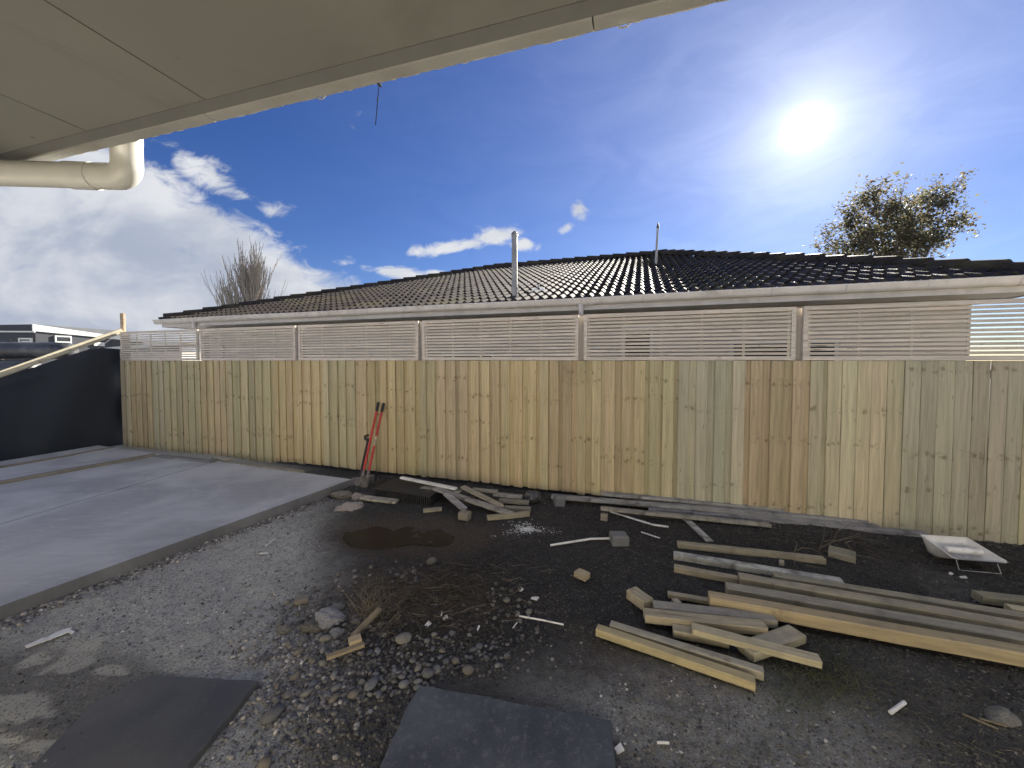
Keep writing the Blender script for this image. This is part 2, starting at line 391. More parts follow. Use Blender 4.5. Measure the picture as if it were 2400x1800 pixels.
c = n.mix(n.ss(f1, .3, .7), (.060, .066, .078), (.115, .125, .140))
c = n.mix(n.ss(f2, .50, .72, 0, .65), c, (.20, .20, .20))
c = n.mix(n.ss(f3, .55, .75, 0, .4), c, (.28, .28, .275))
c = n.mix(n.ss(n.noise(co, 1.3, 6, .6), .56, .72, 0, .6), c, (.16, .145, .12))
n.put(b.inputs['Base Color'], c); n.put(b.inputs['Roughness'], .85); n.put(b.inputs['Specular IOR Level'], .3); bump(n, b, n.m('ADD', f2, f3), .5, .006); M_MAT = m
m, n, b, o = new_mat('smooth_dark_concrete')
co = n.new('ShaderNodeTexCoord').outputs['Object']
f1 = n.noise(co, 1.6, 7, .6, .5); f2 = n.noise(co, 34, 6, .7)
c = n.mix(n.ss(f1, .3, .7), (.065, .066, .065), (.130, .128, .120))
c = n.mix(n.ss(f2, .56, .78, 0, .5), c, (.22, .205, .18))
c = n.mix(n.ss(n.noise(co, .9, 5, .6), .52, .7, 0, .5), c, (.12, .105, .08))
n.put(b.inputs['Base Color'], c); n.put(b.inputs['Roughness'], n.ss(f1, .3, .7, .55, .8)); bump(n, b, f2, .25, .004); M_DSLAB = m
# black sheet
m, n, b, o = new_mat('black_sheet')
co = n.new('ShaderNodeTexCoord').outputs['Object']
f = n.noise(co, 1.2, 5, .6)
n.put(b.inputs['Base Color'], n.mix(f, (.014, .019, .027), (.024, .032, .044))); n.put(b.inputs['Roughness'], n.ss(f, .3, .7, .5, .65)); n.put(b.inputs['Specular IOR Level'], .5)
bump(n, b, n.noise(co, 3.0, 5, .6), .15, .03); M_BLK = m
M_BLKP = mat_plain('black_polythene', (.045, .047, .052), .36, var=.3, scale=5, bumps=.2, dirt=(.20, .20, .21), dscale=2.0, damt=.5)
# ground
m, n, b, o = new_mat('yard_soil')
pos = n.new('ShaderNodeNewGeometry').outputs['Position']
zone = n.new('ShaderNodeAttribute', attribute_name='zone').outputs['Color']     # r: dry dust, g: dark damp soil, b: brown, (else mid soil)
zr, zg, zb = n.sep(zone)
f1 = n.noise(pos, 2.4, 8, .65, .4); f2 = n.noise(pos, 17, 7, .68); f3 = n.noise(pos, 85, 5, .72)
pebv = n.voro(pos, 62); pebc = n.voro(pos, 62, out='Color')
c = n.mix(n.ss(f1, .32, .68), (.076, .072, .064), (.126, .120, .106))
c = n.mix(n.m('MULTIPLY', zr, n.ss(f2, .15, .75, .55, 1.0)), c, n.mix(f1, (.40, .398, .36), (.54, .53, .49)))
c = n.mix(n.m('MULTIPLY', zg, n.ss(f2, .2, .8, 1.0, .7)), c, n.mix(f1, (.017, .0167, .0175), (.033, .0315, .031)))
c = n.mix(n.m('MULTIPLY', zb, n.ss(f2, .3, .8, .9, .4)), c, (.080, .058, .038))
c = n.mix(n.ss(f3, .50, .70, 0, .75), c, n.v('SCALE', c, scale=2.2))
c = n.mix(n.ss(f2, .48, .25, 0, .5), c, n.v('SCALE', c, scale=.5))
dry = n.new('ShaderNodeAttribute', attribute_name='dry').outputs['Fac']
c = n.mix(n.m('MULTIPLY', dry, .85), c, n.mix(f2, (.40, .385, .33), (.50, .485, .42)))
pc = n.sep(pebc)[0]
pm = n.m('MULTIPLY', n.ss(pebv, .46, .26), n.ss(pc, .45, .7))
c = n.mix(n.m('MULTIPLY', pm, .75), c, n.mix(n.sep(pebc)[1], (.07, .065, .06), (.20, .19, .165)))
n.put(b.inputs['Base Color'], c); n.put(b.inputs['Roughness'], n.ss(zg, 0, 1, .92, .78)); n.put(b.inputs['Specular IOR Level'], .25)
bump(n, b, n.m('ADD', n.m('MULTIPLY', f2, 1.0), n.m('ADD', n.m('MULTIPLY', f3, .8), n.m('MULTIPLY', pm, .5))), .8, .02); M_SOIL = m
m, n, b, o = new_mat('muddy_water')
n.put(b.inputs['Base Color'], (.026, .021, .016)); n.put(b.inputs['Roughness'], .16); n.put(b.inputs['IOR'], 1.17)
bump(n, b, n.noise(n.new('ShaderNodeTexCoord').outputs['Object'], 9, 3, .5), .04, .01); M_WATER = m
M_STRAW = mat_plain('dry_stalk', (.17, .145, .10), .8, var=.4, scale=3)
m, n, b, o = new_mat('twig_mix')
rp = n.new('ShaderNodeNewGeometry').outputs['Random Per Island']
cr = n.new('ShaderNodeValToRGB'); n.put(cr.inputs[0], rp); e = cr.color_ramp; e.elements[0].color = (.022, .018, .015, 1); e.elements[1].color = (.17, .15, .12, 1)
k = e.elements.new(.75); k.color = (.050, .040, .030, 1)
n.put(b.inputs['Base Color'], cr.outputs[0]); n.put(b.inputs['Roughness'], .85); M_TWIG = m
m, n, b, o = new_mat('weed_blade')
rp = n.new('ShaderNodeNewGeometry').outputs['Random Per Island']
n.put(b.inputs['Base Color'], n.mix(rp, (.035, .055, .018), (.13, .125, .06))); n.put(b.inputs['Roughness'], .7); M_WEED = m
m, n, b, o = new_mat('tree_leaf')
rp = n.new('ShaderNodeNewGeometry').outputs['Random Per Island']
lc = n.mix(rp, (.085, .100, .062), (.12, .105, .075)); n.put(b.inputs['Base Color'], lc); n.put(b.inputs['Roughness'], .55)
tr = n.new('ShaderNodeBsdfTranslucent'); n.put(tr.inputs[0], n.mix(rp, (.17, .19, .10), (.22, .17, .11)))
mx = n.new('ShaderNodeMixShader'); mx.inputs[0].default_value = .5; n.l.new(b.outputs[0], mx.inputs[1]); n.l.new(tr.outputs[0], mx.inputs[2]); n.l.new(mx.outputs[0], o.inputs[0]); M_LEAF = m
m, n, b, o = new_mat('window_glass')
n.put(b.inputs['Base Color'], (.03, .035, .04)); n.put(b.inputs['Roughness'], .04); n.put(b.inputs['Specular IOR Level'], .8); M_GLASS = m
M_DCLAD = mat_plain('dark_cladding', (.045, .050, .062), .7, var=.1, scale=1)
M_WTRIM = mat_plain('white_trim', (.62, .63, .62), .55, var=.05)
M_DSHR = mat_plain('dry_shrub', (.19, .16, .12), .9, var=.3)
M_CORD = mat_plain('dark_cord', (.03, .03, .032), .8)
M_CHALK = None
m, n, b, o = new_mat('white_powder')
n.put(b.inputs['Base Color'], (.60, .60, .58)); n.put(b.inputs['Roughness'], .95); M_CHALK = m

# ------------------------------------------------------------------ frames of the place
TH = math.atan(.333); CT, ST = math.cos(TH), math.sin(TH)
PF = 5.33*CT                                       # distance of the fence line
def fw(s, p, z=0.0): return Vector((s*CT+p*ST, -s*ST+p*CT, z))     # fence frame -> world
def to_f(P_): return (P_.x*CT-P_.y*ST, P_.x*ST+P_.y*CT)
PH = math.atan(.296); CP, SP = math.cos(PH), math.sin(PH)          # own eave's frame

# ------------------------------------------------------------------ ground
def gh(x, y):
    x = np.asarray(x, float); y = np.asarray(y, float)
    px, py = pix(x, y, np.zeros_like(x))
    near = 1-sstep(y, 9, 14)
    h = (fbm(x*.9+5, y*.9+3, 4)-.5)*.07 + (fbm(x*6+50, y*6+20, 4)-.5)*.022 + (fbm(x*24+9, y*24+4, 2)-.5)*.008
    mound = np.exp(-ell(px, py, 1050, 1385, 150, 60)**2)*.055 + np.exp(-ell(px, py, 1180, 1360, 120, 50)**2)*.04
    pud = np.exp(-ell(px, py, 955, 1252, 165, 46)**4)*.045
    h = h+mound-pud
    p = x*ST+y*CT
    return h*near - .012 + .02*sstep(p, 3.8, 4.7)*near
def ghs(x, y): return float(gh(np.array([x]), np.array([y]))[0])
def zones(x, y):
    px, py = pix(x, y, np.zeros_like(x)); nn = fbm(x*2.3+9, y*2.3+2, 5)-.5; n2 = fbm(x*7+1, y*7+8, 4)-.5
    w = 170*nn; w2 = 90*n2
    dust = 1-sstep(px+w+w2-(py-1250)*-.05, 620, 900)
    dust = np.maximum(dust, .85*(1-sstep(ell(px+w*.5, py+w*.3, 620, 1380, 170, 160), .5, 1.2)))
    dust = np.maximum(dust*.9, .75*(1-sstep(ell(px+w, py+w*.5, 1720, 1710, 560, 200, .30), .45, 1.15)))
    dust = dust*(1-.72*(1-sstep(ell(px+w2*.6, py+w2*.3, 120, 1650, 400, 150, .05), .6, 1.15)))
    dust = np.maximum(dust, .42*(1-sstep(ell(px+w, py+w*.5, 1450, 1560, 190, 90, .2), .3, 1.2)))
    dust = np.maximum(dust, .7*(1-sstep(ell(px+w2, py+w2*.4, 2240, 1385, 150, 42, .35), .3, 1.1)))
    dark = sstep(px+w*.7-.4*(py-1250), 640, 950)*(1-.75*sstep(py+w*.6+.10*(px-1500)*.0, 1460, 1660))
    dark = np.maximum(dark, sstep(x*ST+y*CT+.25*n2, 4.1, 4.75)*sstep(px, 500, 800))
    dark = np.maximum(dark, .85*(1-sstep(ell(px+w*.6, py+w*.3, 1430, 1330, 330, 95), .5, 1.2)))
    dark = np.maximum(dark, .5*(1-sstep(ell(px+w*.5, py+w*.3, 2230, 1590, 300, 55, .12), .5, 1.2)))
    dark = np.maximum(dark, 1-sstep(ell(px+w2*.5, py+w2*.15, 960, 1252, 190, 50), .75, 1.25))
    brown = 1-sstep(ell(px+w*.6, py+w2*.3, 950, 1420, 260, 110), .4, 1.15)
    brown = np.maximum(brown, .8*(1-sstep(ell(px+w*.3, py+w2*.3, 960, 1255, 260, 62), .5, 1.1)))
    brown = np.maximum(brown, .5*(1-sstep(ell(px+w, py+w2, 1500, 1560, 260, 90, .4), .4, 1.15)))
    return np.clip(dust, 0, 1), np.clip(dark, 0, 1), np.clip(brown, 0, 1)
NX, NY = 620, 300
gx = np.linspace(-9.6, 7.2, NX); gy = .85*np.exp(np.linspace(0, math.log(10.5/.85), NY))
GX, GY = np.meshgrid(gx, gy)
GZ = gh(GX, GY)
edge = np.ones_like(GZ)
V = np.stack([GX, GY, GZ], -1).reshape(-1, 3)
idx = np.arange(NX*NY).reshape(NY, NX)
Fq = np.stack([idx[:-1, :-1], idx[:-1, 1:], idx[1:, 1:], idx[1:, :-1]], -1).reshape(-1, 4)
ring = np.array([(-500, -500, -.012), (500, -500, -.012), (500, 900, -.012), (-500, 900, -.012)])
nV = len(V); V = np.vstack([V, ring])
me = bpy.data.meshes.new('ground')
faces = Fq.tolist()
b0 = idx[0, :].tolist(); b1 = idx[:, -1].tolist(); b2 = idx[-1, ::-1].tolist(); b3 = idx[::-1, 0].tolist()
for bd, (a_, c_) in ((b0, (0, 1)), (b1, (1, 2)), (b2, (2, 3)), (b3, (3, 0))):
    for i in range(len(bd)-1):
        faces.append((nV+a_, bd[i+1], bd[i]) if i < len(bd)//2 else (nV+c_, bd[i+1], bd[i]))
    faces.append((nV+a_, nV+c_, bd[len(bd)//2]))
me.from_pydata(V.tolist(), [], faces); me.materials.append(M_SOIL)
me.polygons.foreach_set('use_smooth', [True]*len(me.polygons))
dz_ = zones(V[:, 0], np.maximum(V[:, 1], .3))
ca_ = me.color_attributes.new('zone', 'FLOAT_COLOR', 'POINT')
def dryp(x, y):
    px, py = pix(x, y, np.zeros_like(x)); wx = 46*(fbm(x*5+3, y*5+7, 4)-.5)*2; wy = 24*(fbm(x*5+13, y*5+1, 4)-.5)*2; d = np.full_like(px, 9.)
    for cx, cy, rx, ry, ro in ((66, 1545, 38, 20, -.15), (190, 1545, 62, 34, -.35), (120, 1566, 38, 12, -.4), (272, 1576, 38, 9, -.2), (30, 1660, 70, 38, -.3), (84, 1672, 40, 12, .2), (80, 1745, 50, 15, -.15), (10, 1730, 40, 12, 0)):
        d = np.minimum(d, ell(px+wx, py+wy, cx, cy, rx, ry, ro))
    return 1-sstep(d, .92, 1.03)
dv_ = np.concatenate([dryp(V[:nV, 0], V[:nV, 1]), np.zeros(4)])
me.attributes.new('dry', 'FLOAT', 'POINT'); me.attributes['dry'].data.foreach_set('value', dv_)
cc = np.ones((len(V), 4)); cc[:, 0], cc[:, 1], cc[:, 2] = dz_; cc[nV:, :3] = 0
me.color_attributes['zone'].data.foreach_set('color', cc.ravel())
link('ground', me, kind='structure')

def prism(name, pts, z0, z1, mat, inset=.006, side=None):
    """flat slab with a small eased edge from an outline given counter-clockwise"""
    n_ = len(pts); P2 = [Vector((p[0], p[1])) for p in pts]; cen = sum(P2, Vector((0, 0)))/n_
    ins = [p+(cen-p).normalized()*inset for p in P2]
    vs = [(p.x, p.y, z0) for p in P2]+[(p.x, p.y, z1-inset) for p in P2]+[(p.x, p.y, z1) for p in ins]
    fs = [tuple(range(2*n_, 3*n_))]
    for k in range(2):
        for i in range(n_):
            j = (i+1) % n_; fs.append((k*n_+i, k*n_+j, (k+1)*n_+j, (k+1)*n_+i))
    me = mk(name, vs, fs, mat)
    if side:
        me.materials.append(side)
        for i, p in enumerate(me.polygons):
            if abs(p.normal.z) < .5: p.material_index = 1
    return me
# concrete slab (two pours with a joint) in world coordinates
SZ = .10
A0 = PZ(0, 1421, SZ); A1 = PZ(825, 1123, SZ); dirA = (A1-A0).normalized()
A_ = A0-dirA*3.2
bk0 = fw(-10.3, PF-.42); bkr = A1
j1 = PZ(92, 1202, SZ); j2 = PZ(456, 1095, SZ); dj = (j2-j1).normalized()
def isect(p, d, q_, e_):
    den = d.x*e_.y-d.y*e_.x; t = ((q_.x-p.x)*e_.y-(q_.y-p.y)*e_.x)/den; return p+d*t
bd_ = (bk0-bkr).normalized()
jb = isect(j1, dj, bkr, bd_); jf = j1-dj*3.5
nrm = Vector((-dj.y, dj.x, 0)); g_ = nrm*.005
slab = link('concrete_slab', prism('concrete_slab', [A_, A1, jb-g_, jf-g_][::1], -.08, SZ, M_CONC, .006, M_CONCE), kind='structure')
lf0 = fw(-10.28, PF-3.4)
link('concrete_slab', prism('concrete_slab', [jf+g_, jb+g_, bk0, lf0-dj*1.0], -.08, SZ, M_CONC, .006, M_CONCE), kind='structure')

# damp mats / paving at the bottom edge
def pz2(pts, z): return [PZ(x, y, z) for x, y in pts]
def flat_patch(name, px_pts, z0, z1, mat, **kw):
    pts = pz2(px_pts, z1)
    a = sum((pts[i].x*pts[(i+1) % len(pts)].y-pts[(i+1) % len(pts)].x*pts[i].y) for i in range(len(pts)))
    if a < 0: pts = pts[::-1]
    # roughen the outline
    out = []
    for i in range(len(pts)):
        p, q_ = pts[i], pts[(i+1) % len(pts)]; k = max(1, int((q_-p).length/.06))
        for j in range(k):
            w = p.lerp(q_, j/k)
            if j: w = w+Vector((random.uniform(-1, 1), random.uniform(-1, 1), 0))*.004
            out.append(w)
    c_ = sum(out, Vector())/len(out)
    me = prism(name, [w-Vector((c_.x, c_.y, 0)) for w in out], z0, z1, mat, .004)
    return link(name, me, None, (c_.x, c_.y, 0), **kw)
flat_patch('paving_slab', [(352, 1577), (606, 1600), (400, 1850), (20, 1850), (215, 1640)], -.03, .020, M_DSLAB, label='smooth dark concrete paving slab with a dark crack along its right edge', category='paving slab').rotation_euler = (0, -.034, 0)
flat_patch('rubber_mat', [(985, 1606), (1120, 1628), (1432, 1688), (1446, 1850), (862, 1850), (936, 1700), (950, 1660)], -.03, .028, M_MAT, label='worn blue grey mat lying flat on the soil in front of the cobbles', category='mat')

# puddle
pts = []
for k in range(48):
    t = 2*math.pi*k/48; r = 1+.22*math.sin(2*t+1)+.12*math.sin(5*t)
    pts.append(PZ(960+150*r*math.cos(t), 1252-36*r*math.sin(t), -.041))
c_ = sum(pts, Vector())/len(pts)
link('puddle', mk('puddle', [p-c_ for p in pts], [tuple(range(48))], M_WATER), None, c_, kind='structure')

# ------------------------------------------------------------------ fence
fence = thing('timber_fence', 'new pine paling fence topped with slatted trellis panels across the yard', 'fence', fw(0, PF), -TH)
tones = {'olive': (.485, .425, .255), 'gold': (.565, .445, .240), 'tan': (.545, .435, .255), 'green': (.46, .435, .285), 'brown': (.505, .395, .250), 'pale': (.57, .50, .345), 'grey': (.485, .455, .335)}
honey = (.53, .438, .262)
tones = {k_: tuple(.78*a_+.22*h_ for a_, h_ in zip(v_, honey)) for k_, v_ in tones.items()}
s = -10.33; k = 0; left_in_log = 0; log = .1; tone = tones['olive']
rf = random.Random(4)
def fence_px(s_): P_ = fw(s_, PF); return 1200+F*P_.x/P_.y
while s < 6.9:
    lapped = s < 1.9
    if left_in_log <= 0:
        left_in_log = rf.randint(3, 7); log = rf.random(); X = fence_px(s)
        if X < 560: ch_ = ['olive', 'olive', 'tan', 'pale']
        elif X < 1000: ch_ = ['gold', 'tan', 'gold', 'olive']
        elif X < 1240: ch_ = ['gold', 'tan', 'brown', 'olive']
        elif X < 1420: ch_ = ['brown', 'tan']
        elif X < 1560: ch_ = ['green', 'green', 'olive']
        elif X < 1640: ch_ = ['grey']
        elif X < 1780: ch_ = ['brown']
        elif X < 1900: ch_ = ['grey', 'pale']
        else: ch_ = ['grey', 'green', 'grey', 'tan']
        tone = tones[rf.choice(ch_)]
    left_in_log -= 1
    w = rf.uniform(.118, .134) if not lapped else rf.uniform(.112, .128)
    bot = ghs(*fw(s, PF).xy)*.6-.01+rf.uniform(-.006, .006)
    if X > 640 and X < 1500: bot += .055
    hgt = 1.797-bot
    kk = rf.uniform(.80, 1.12)*(.93 if lapped and k % 2 else 1.0)  # recessed boards of the lapped run get a darker colour for their shade
    col = tuple(c_*kk*rf.uniform(.975, 1.025) for c_ in tone)+(log,)
    if lapped: dp = -.009 if k % 2 == 0 else .0125
    else: dp = rf.uniform(-.003, .003)
    me = beam_mesh('paling', hgt, w, .018, M_PAL, 'Z', .0035, .0012, 0, 4, k)
    link('paling', me, fence, (s+w/2, dp, bot), (0, rf.uniform(-.0015, .0015), rf.uniform(-.012, .012)), col)
    s += (w-rf.choice((.018, .022, .030, .050)) if lapped else w+.0035); k += 1
for zr_ in (.30, .95, 1.62):
    link('rail', beam_mesh('rail', 17.2, .045, .09, M_TRE, 'X', seed=3), fence, (-10.33, .052, zr_), (0, 0, 0), (.42, .34, .24, .3))
TRC = (.66, .585, .50)
POSTS = [-.73+2.4*i for i in range(-4, 4)]
for i, sp_ in enumerate(POSTS):
    link('post', beam_mesh('post', 2.44, .095, .09, M_TREZ, 'Z', seed=20+i), fence, (sp_, .10, -.05), (0, 0, 0), (TRC[0]*.85, TRC[1]*.85, TRC[2]*.85, rf.random()))
# trellis panels: frame, thirteen slats, uprights behind
Z0, Z1 = 1.803, 2.395
for i in range(len(POSTS)-1):
    a, b_ = POSTS[i]+.035, POSTS[i+1]-.035; Lp = b_-a
    fr = MB()
    fr.box(0, Lp, -.019, .019, 0, .045); fr.box(0, Lp, -.019, .019, Z1-Z0-.042, Z1-Z0)
    fr.box(0, .042, -.0185, .0185, .0455, Z1-Z0-.0425); fr.box(Lp-.042, Lp, -.0185, .0185, .0455, Z1-Z0-.0425)
    pn = link('trellis_panel', fr.mesh('trellis_panel', M_TRE), fence, (a, .0, Z0), (0, 0, 0), (*TRC, rf.random()))
    nsl = 11; z_lo, z_hi = .052, Z1-Z0-.049; pit = (z_hi-z_lo)/nsl
    for j in range(nsl):
        kk = rf.uniform(.90, 1.07)
        me = beam_mesh('slat', Lp-.088, .010, pit*.64, M_TRE, 'X', .0012, .0008, rf.uniform(-.0012, .0012), 5, i*40+j)
        link('slat', me, pn, (.044, -.008, z_lo+pit*j+pit*.18), (0, 0, 0), (TRC[0]*kk, TRC[1]*kk, TRC[2]*kk*.98, rf.random()))
    for j in range(6):
        me = beam_mesh('batten', Z1-Z0-.092, .026, .010, M_TREZ, 'Z', .001, .0005, 0, 2, i*9+j)
        link('batten', me, pn, (.06+(Lp-.12)*j/5, .0035, .046), (0, 0, 0), (TRC[0]*.9, TRC[1]*.9, TRC[2]*.9, rf.random()))

# corner: upright stud and raking rail over the black sheet
crn = fw(-10.36, PF)
me = beam_mesh('corner_stud', 2.80, .095, .045, M_TIMC, 'Z', seed=71)
link('corner_stud', me, None, tuple(fw(-10.395, PF+.085)), (0, 0, -TH+R(4)), (.50, .37, .25, .4), label='bare timber stud standing up at the left end of the paling fence', category='timber stud')
def span(name, A, B, w, h, mat, seed, color, up=None, **kw):
    """a plank whose top-face centreline runs from A to B"""
    d = (B-A); L_ = d.length; d.normalize(); upv = up or Vector((0, 0, 1)); y = upv.cross(d).normalized(); z = d.cross(y)
    me = beam_mesh(name, L_, w, h, mat, 'X', seed=seed, bow=kw.pop('bow', 0), point=kw.pop('point', 0), rough=kw.pop('rough', .0015))
    o = link(name, me, None, **{k_: v_ for k_, v_ in kw.items()}); o.color = color
    Mx = Matrix((d, y, z)).transposed().to_4x4(); Mx.translation = A-z*h; o.matrix_world = Mx
    return o
def wallpt(px, py, off=0.0):                       # photo pixel -> the plane of the black sheet
    d = ray(px, py); nx = Vector((CT, -ST, 0)); t = nx.dot(fw(-10.40+off, PF)-Vector((0, 0, CAMZ)))/nx.dot(d)
    return Vector((0, 0, CAMZ))+d*t
ra = wallpt(283, 772, .06); rb = wallpt(0, 872, .06); rb = rb+(rb-ra)*.9
span('raking_rail', ra+Vector((0, 0, .02)), rb+Vector((0, 0, .02)), .04, .10, M_TIMC, 72, (.50, .45, .33, .7), label='long sloping timber rail fixed along the top of the black sheet', category='timber rail')
# black sheet
tops = [(284, 818), (240, 815), (205, 820), (150, 838), (90, 858), (40, 874), (0, 888)]
TP = [wallpt(*p) for p in tops]; TP.append(TP[-1]+(TP[-1]-TP[-2])*6)
vs = []; fs = []; cols = 60; rows = 26
dist = [0]
for i in range(1, len(TP)): dist.append(dist[-1]+(TP[i]-TP[i-1]).xy.length)
for c_ in range(cols+1):
    t = dist[-1]*(c_/cols)**1.3
    i = max(j for j in range(len(TP)-1) if dist[j] <= t+1e-9); f_ = (t-dist[i])/(dist[i+1]-dist[i]); P_ = TP[i].lerp(TP[i+1], f_)
    for r_ in range(rows+1):
        zz = .02+(P_.z-.02)*r_/rows
        wv_ = .012*math.sin(t*7+zz*2)+.018*(fbm(np.array([t*2.2]), np.array([zz*1.1]), 3)[0]-.5)
        dtop = P_.z-zz
        wv_ += .02*math.exp(-((dtop-.10)/.03)**2)+.015*math.exp(-((dtop-.19)/.02)**2)
        wv_ += .05*math.exp(-(t/.10)**2)*math.sin(zz*5+1)
        vs.append((P_.x+CT*wv_, P_.y-ST*wv_, zz))
for c_ in range(cols):
    for r_ in range(rows): a = c_*(rows+1)+r_; fs.append((a, a+rows+1, a+rows+2, a+1))
n0 = len(vs); vs += [(x-CT*.03, y+ST*.03, z) for x, y, z in vs]; fs += [tuple(i+n0 for i in f_[::-1]) for f_ in fs]
link('black_sheet', mk('black_sheet', vs, fs, M_BLK, True), label='black plastic sheet wall with a sloping top at the left of the slab', category='plastic sheet')
span('edge_board', PZ(-260, 1136, .13), PZ(172, 1064, .13), .045, .09, M_TIM, 73, (.26, .235, .19, .2), label='grey edging board at the foot of the black sheet, longer near one', category='edging board')
span('edge_board', PZ(160, 1066, .12), PZ(268, 1046, .12), .045, .06, M_TIM, 74, (.27, .24, .19, .6), label='short edging board at the foot of the black sheet beside the fence corner', category='edging board')
span('formwork_board', PZ(-380, 1195, .145), PZ(362, 1063, .145), .09, .045, M_TIM, 75, (.25, .225, .18, .45), label='long formwork timber lying across the far left of the concrete slab', category='timber plank')
span('edging_plank', PZ(372, 1066, .13), PZ(500, 1080, .13), .12, .05, M_TIM, 76, (.22, .22, .21, .5), label='grey plank lying between slab and fence near the left corner', category='timber plank')
span('edging_plank', PZ(502, 1070, .12), PZ(540, 1076, .12), .10, .04, M_TIMC, 77, (.40, .36, .28, .1), label='pale short plank end lying against the fence foot behind the slab', category='timber plank')
span('edging_plank', PZ(568, 1085, .12), PZ(710, 1104, .12), .09, .04, M_TIM, 78, (.30, .27, .21, .8), label='tan plank lying along the back edge of the slab left of the spade', category='timber plank')

# ------------------------------------------------------------------ neighbour's house
GP = 6.07; GZ_ = CAMZ+.958; SL, SR, SRG0, SRG1 = -10.8, 4.49, -4.67, .545; RP = 12.2; RZ = CAMZ+3.09
TA = (RZ-GZ_)/(RP-GP); SLOPE = math.atan(TA)
house = thing('neighbour_house', 'low house with dark tiled hip roof and cream gutter behind the fence', 'house', fw(0, GP), -TH)
hb = MB(); wallp = .60
hb.box(SL+.6, 4.06, wallp, 11.6, 0, GZ_-.16)
link('wall', hb.mesh('wall', M_WALLN), house)
# a few windows behind the trellis
for (a, b_, z0_, z1_) in ((1.35, 2.15, 1.1, 2.05), (2.25, 2.62, 1.1, 2.05), (-.25, .15, 1.2, 2.3), (-3.6, -2.6, 1.1, 1.9)):
    fr = MB(); fr.box(a-.05, b_+.05, wallp-.04, wallp-.001, z0_-.05, z1_+.05)
    wf = link('window', fr.mesh('window', M_WTRIM), house)
    gl = MB(); gl.box(a, b_, wallp-.046, wallp-.042, z0_, z1_); link('pane', gl.mesh('pane', M_GLASS), wf)
sf = MB(); sf.box(SL+.02, SR-.02, .03, wallp-.003, GZ_-.158, GZ_-.145); link('soffit', sf.mesh('soffit', M_FASC), house)
fa = MB(); fa.box(SL, SR, 0.0, .025, GZ_-.17, GZ_+.0); fa.box(SR-.025, SR, .0255, 6.1, GZ_-.17, GZ_); fa.box(SL, SL+.025, .0255, 6.1, GZ_-.17, GZ_); link('fascia', fa.mesh('fascia', M_FASC), house)
# gutter: quarter-round section with rolled lip
sec = [(-.003, -.085), (-.055, -.090), (-.085, -.075), (-.105, -.045), (-.112, -.008), (-.118, .002), (-.126, -.004), (-.130, .008), (-.121, .017), (-.108, .012), (-.104, -.008), (-.097, -.04), (-.080, -.067), (-.054, -.081), (-.003, -.077)]
gs0, gs1 = SL-.12, SR+.12
vs = []; fs = []; ns = len(sec); st = 40
for i in range(st+1):
    s_ = gs0+(gs1-gs0)*i/st
    for a, b_ in sec: vs.append((s_, a, GZ_+b_-.01+.004*math.sin(s_*1.3)))
for i in range(st):
    for j in range(ns): a = i*ns+j; b_ = i*ns+(j+1) % ns; fs.append((a, a+ns, b_+ns, b_))
fs += [tuple(range(ns)), tuple(range(st*ns+ns-1, st*ns-1, -1))]
link('gutter', shade_auto(mk('gutter', vs, fs, M_GUT), 50), house)
for i in range(19):
    s_ = SL+.3+i*.81
    if s_ > SR: break
    bk = MB(); bk.add([(s_-.012, a*1.03, GZ_+b_*1.04-.011) for a, b_ in sec[:9]]+[(s_+.012, a*1.03, GZ_+b_*1.04-.011) for a, b_ in sec[:9]], [(j, j+1, j+10, j+9) for j in range(8)])
    link('gutter_bracket', bk.mesh('gutter_bracket', M_FASC), house)
for pxd in (463, 1362, 1766*0+2070):
    s_ = to_f(PD(pxd, 845, 6.0))[0]
    # follow the pixel column out to the gutter line
    d = ray(pxd, 845); t_ = GP/(d.x*ST+d.y*CT); s_ = (d.x*CT-d.y*ST)*t_
    if pxd == 2070: continue
    tb = MB().tube([(s_, -.055, GZ_-.09), (s_, -.055, GZ_-.19), (s_, .02, GZ_-.30), (s_, wallp-.10, GZ_-.42), (s_, wallp-.06, GZ_-.55), (s_, wallp-.06, .05)], .040, 12)
    link('downpipe', shade_auto(tb.mesh('downpipe', M_GUT)), house)
link('wall_pipe', shade_auto(MB().tube([(-9.5, wallp-.05, GZ_-.225), (3.6, wallp-.05, GZ_-.215)], .028, 10).mesh('wall_pipe', M_PIPE)), house)
for a in (-7.6, -5.1, -3.0, -1.9, -.9, .6, 1.9):
    bx_ = MB().box(a, a+random.uniform(.25, .7), wallp-.14, wallp-.085, GZ_-.27, GZ_-.20); link('wall_batten', bx_.mesh('wall_batten', M_TRE), house).color = (.36, .29, .22, .5)
# roof deck under the tiles
dk = MB(); q0 = .03
dk.add([(SL, 0, GZ_-.01), (SR, 0, GZ_-.01), (SRG1, RP-GP, RZ-.03), (SRG0, RP-GP, RZ-.03), (SL, 12.2, GZ_-.01), (SR, 12.2, GZ_-.01)], [(0, 1, 2, 3), (1, 5, 2), (5, 4, 3, 2), (4, 0, 3)])
link('roof_deck', dk.mesh('roof_deck', M_TILE), house)
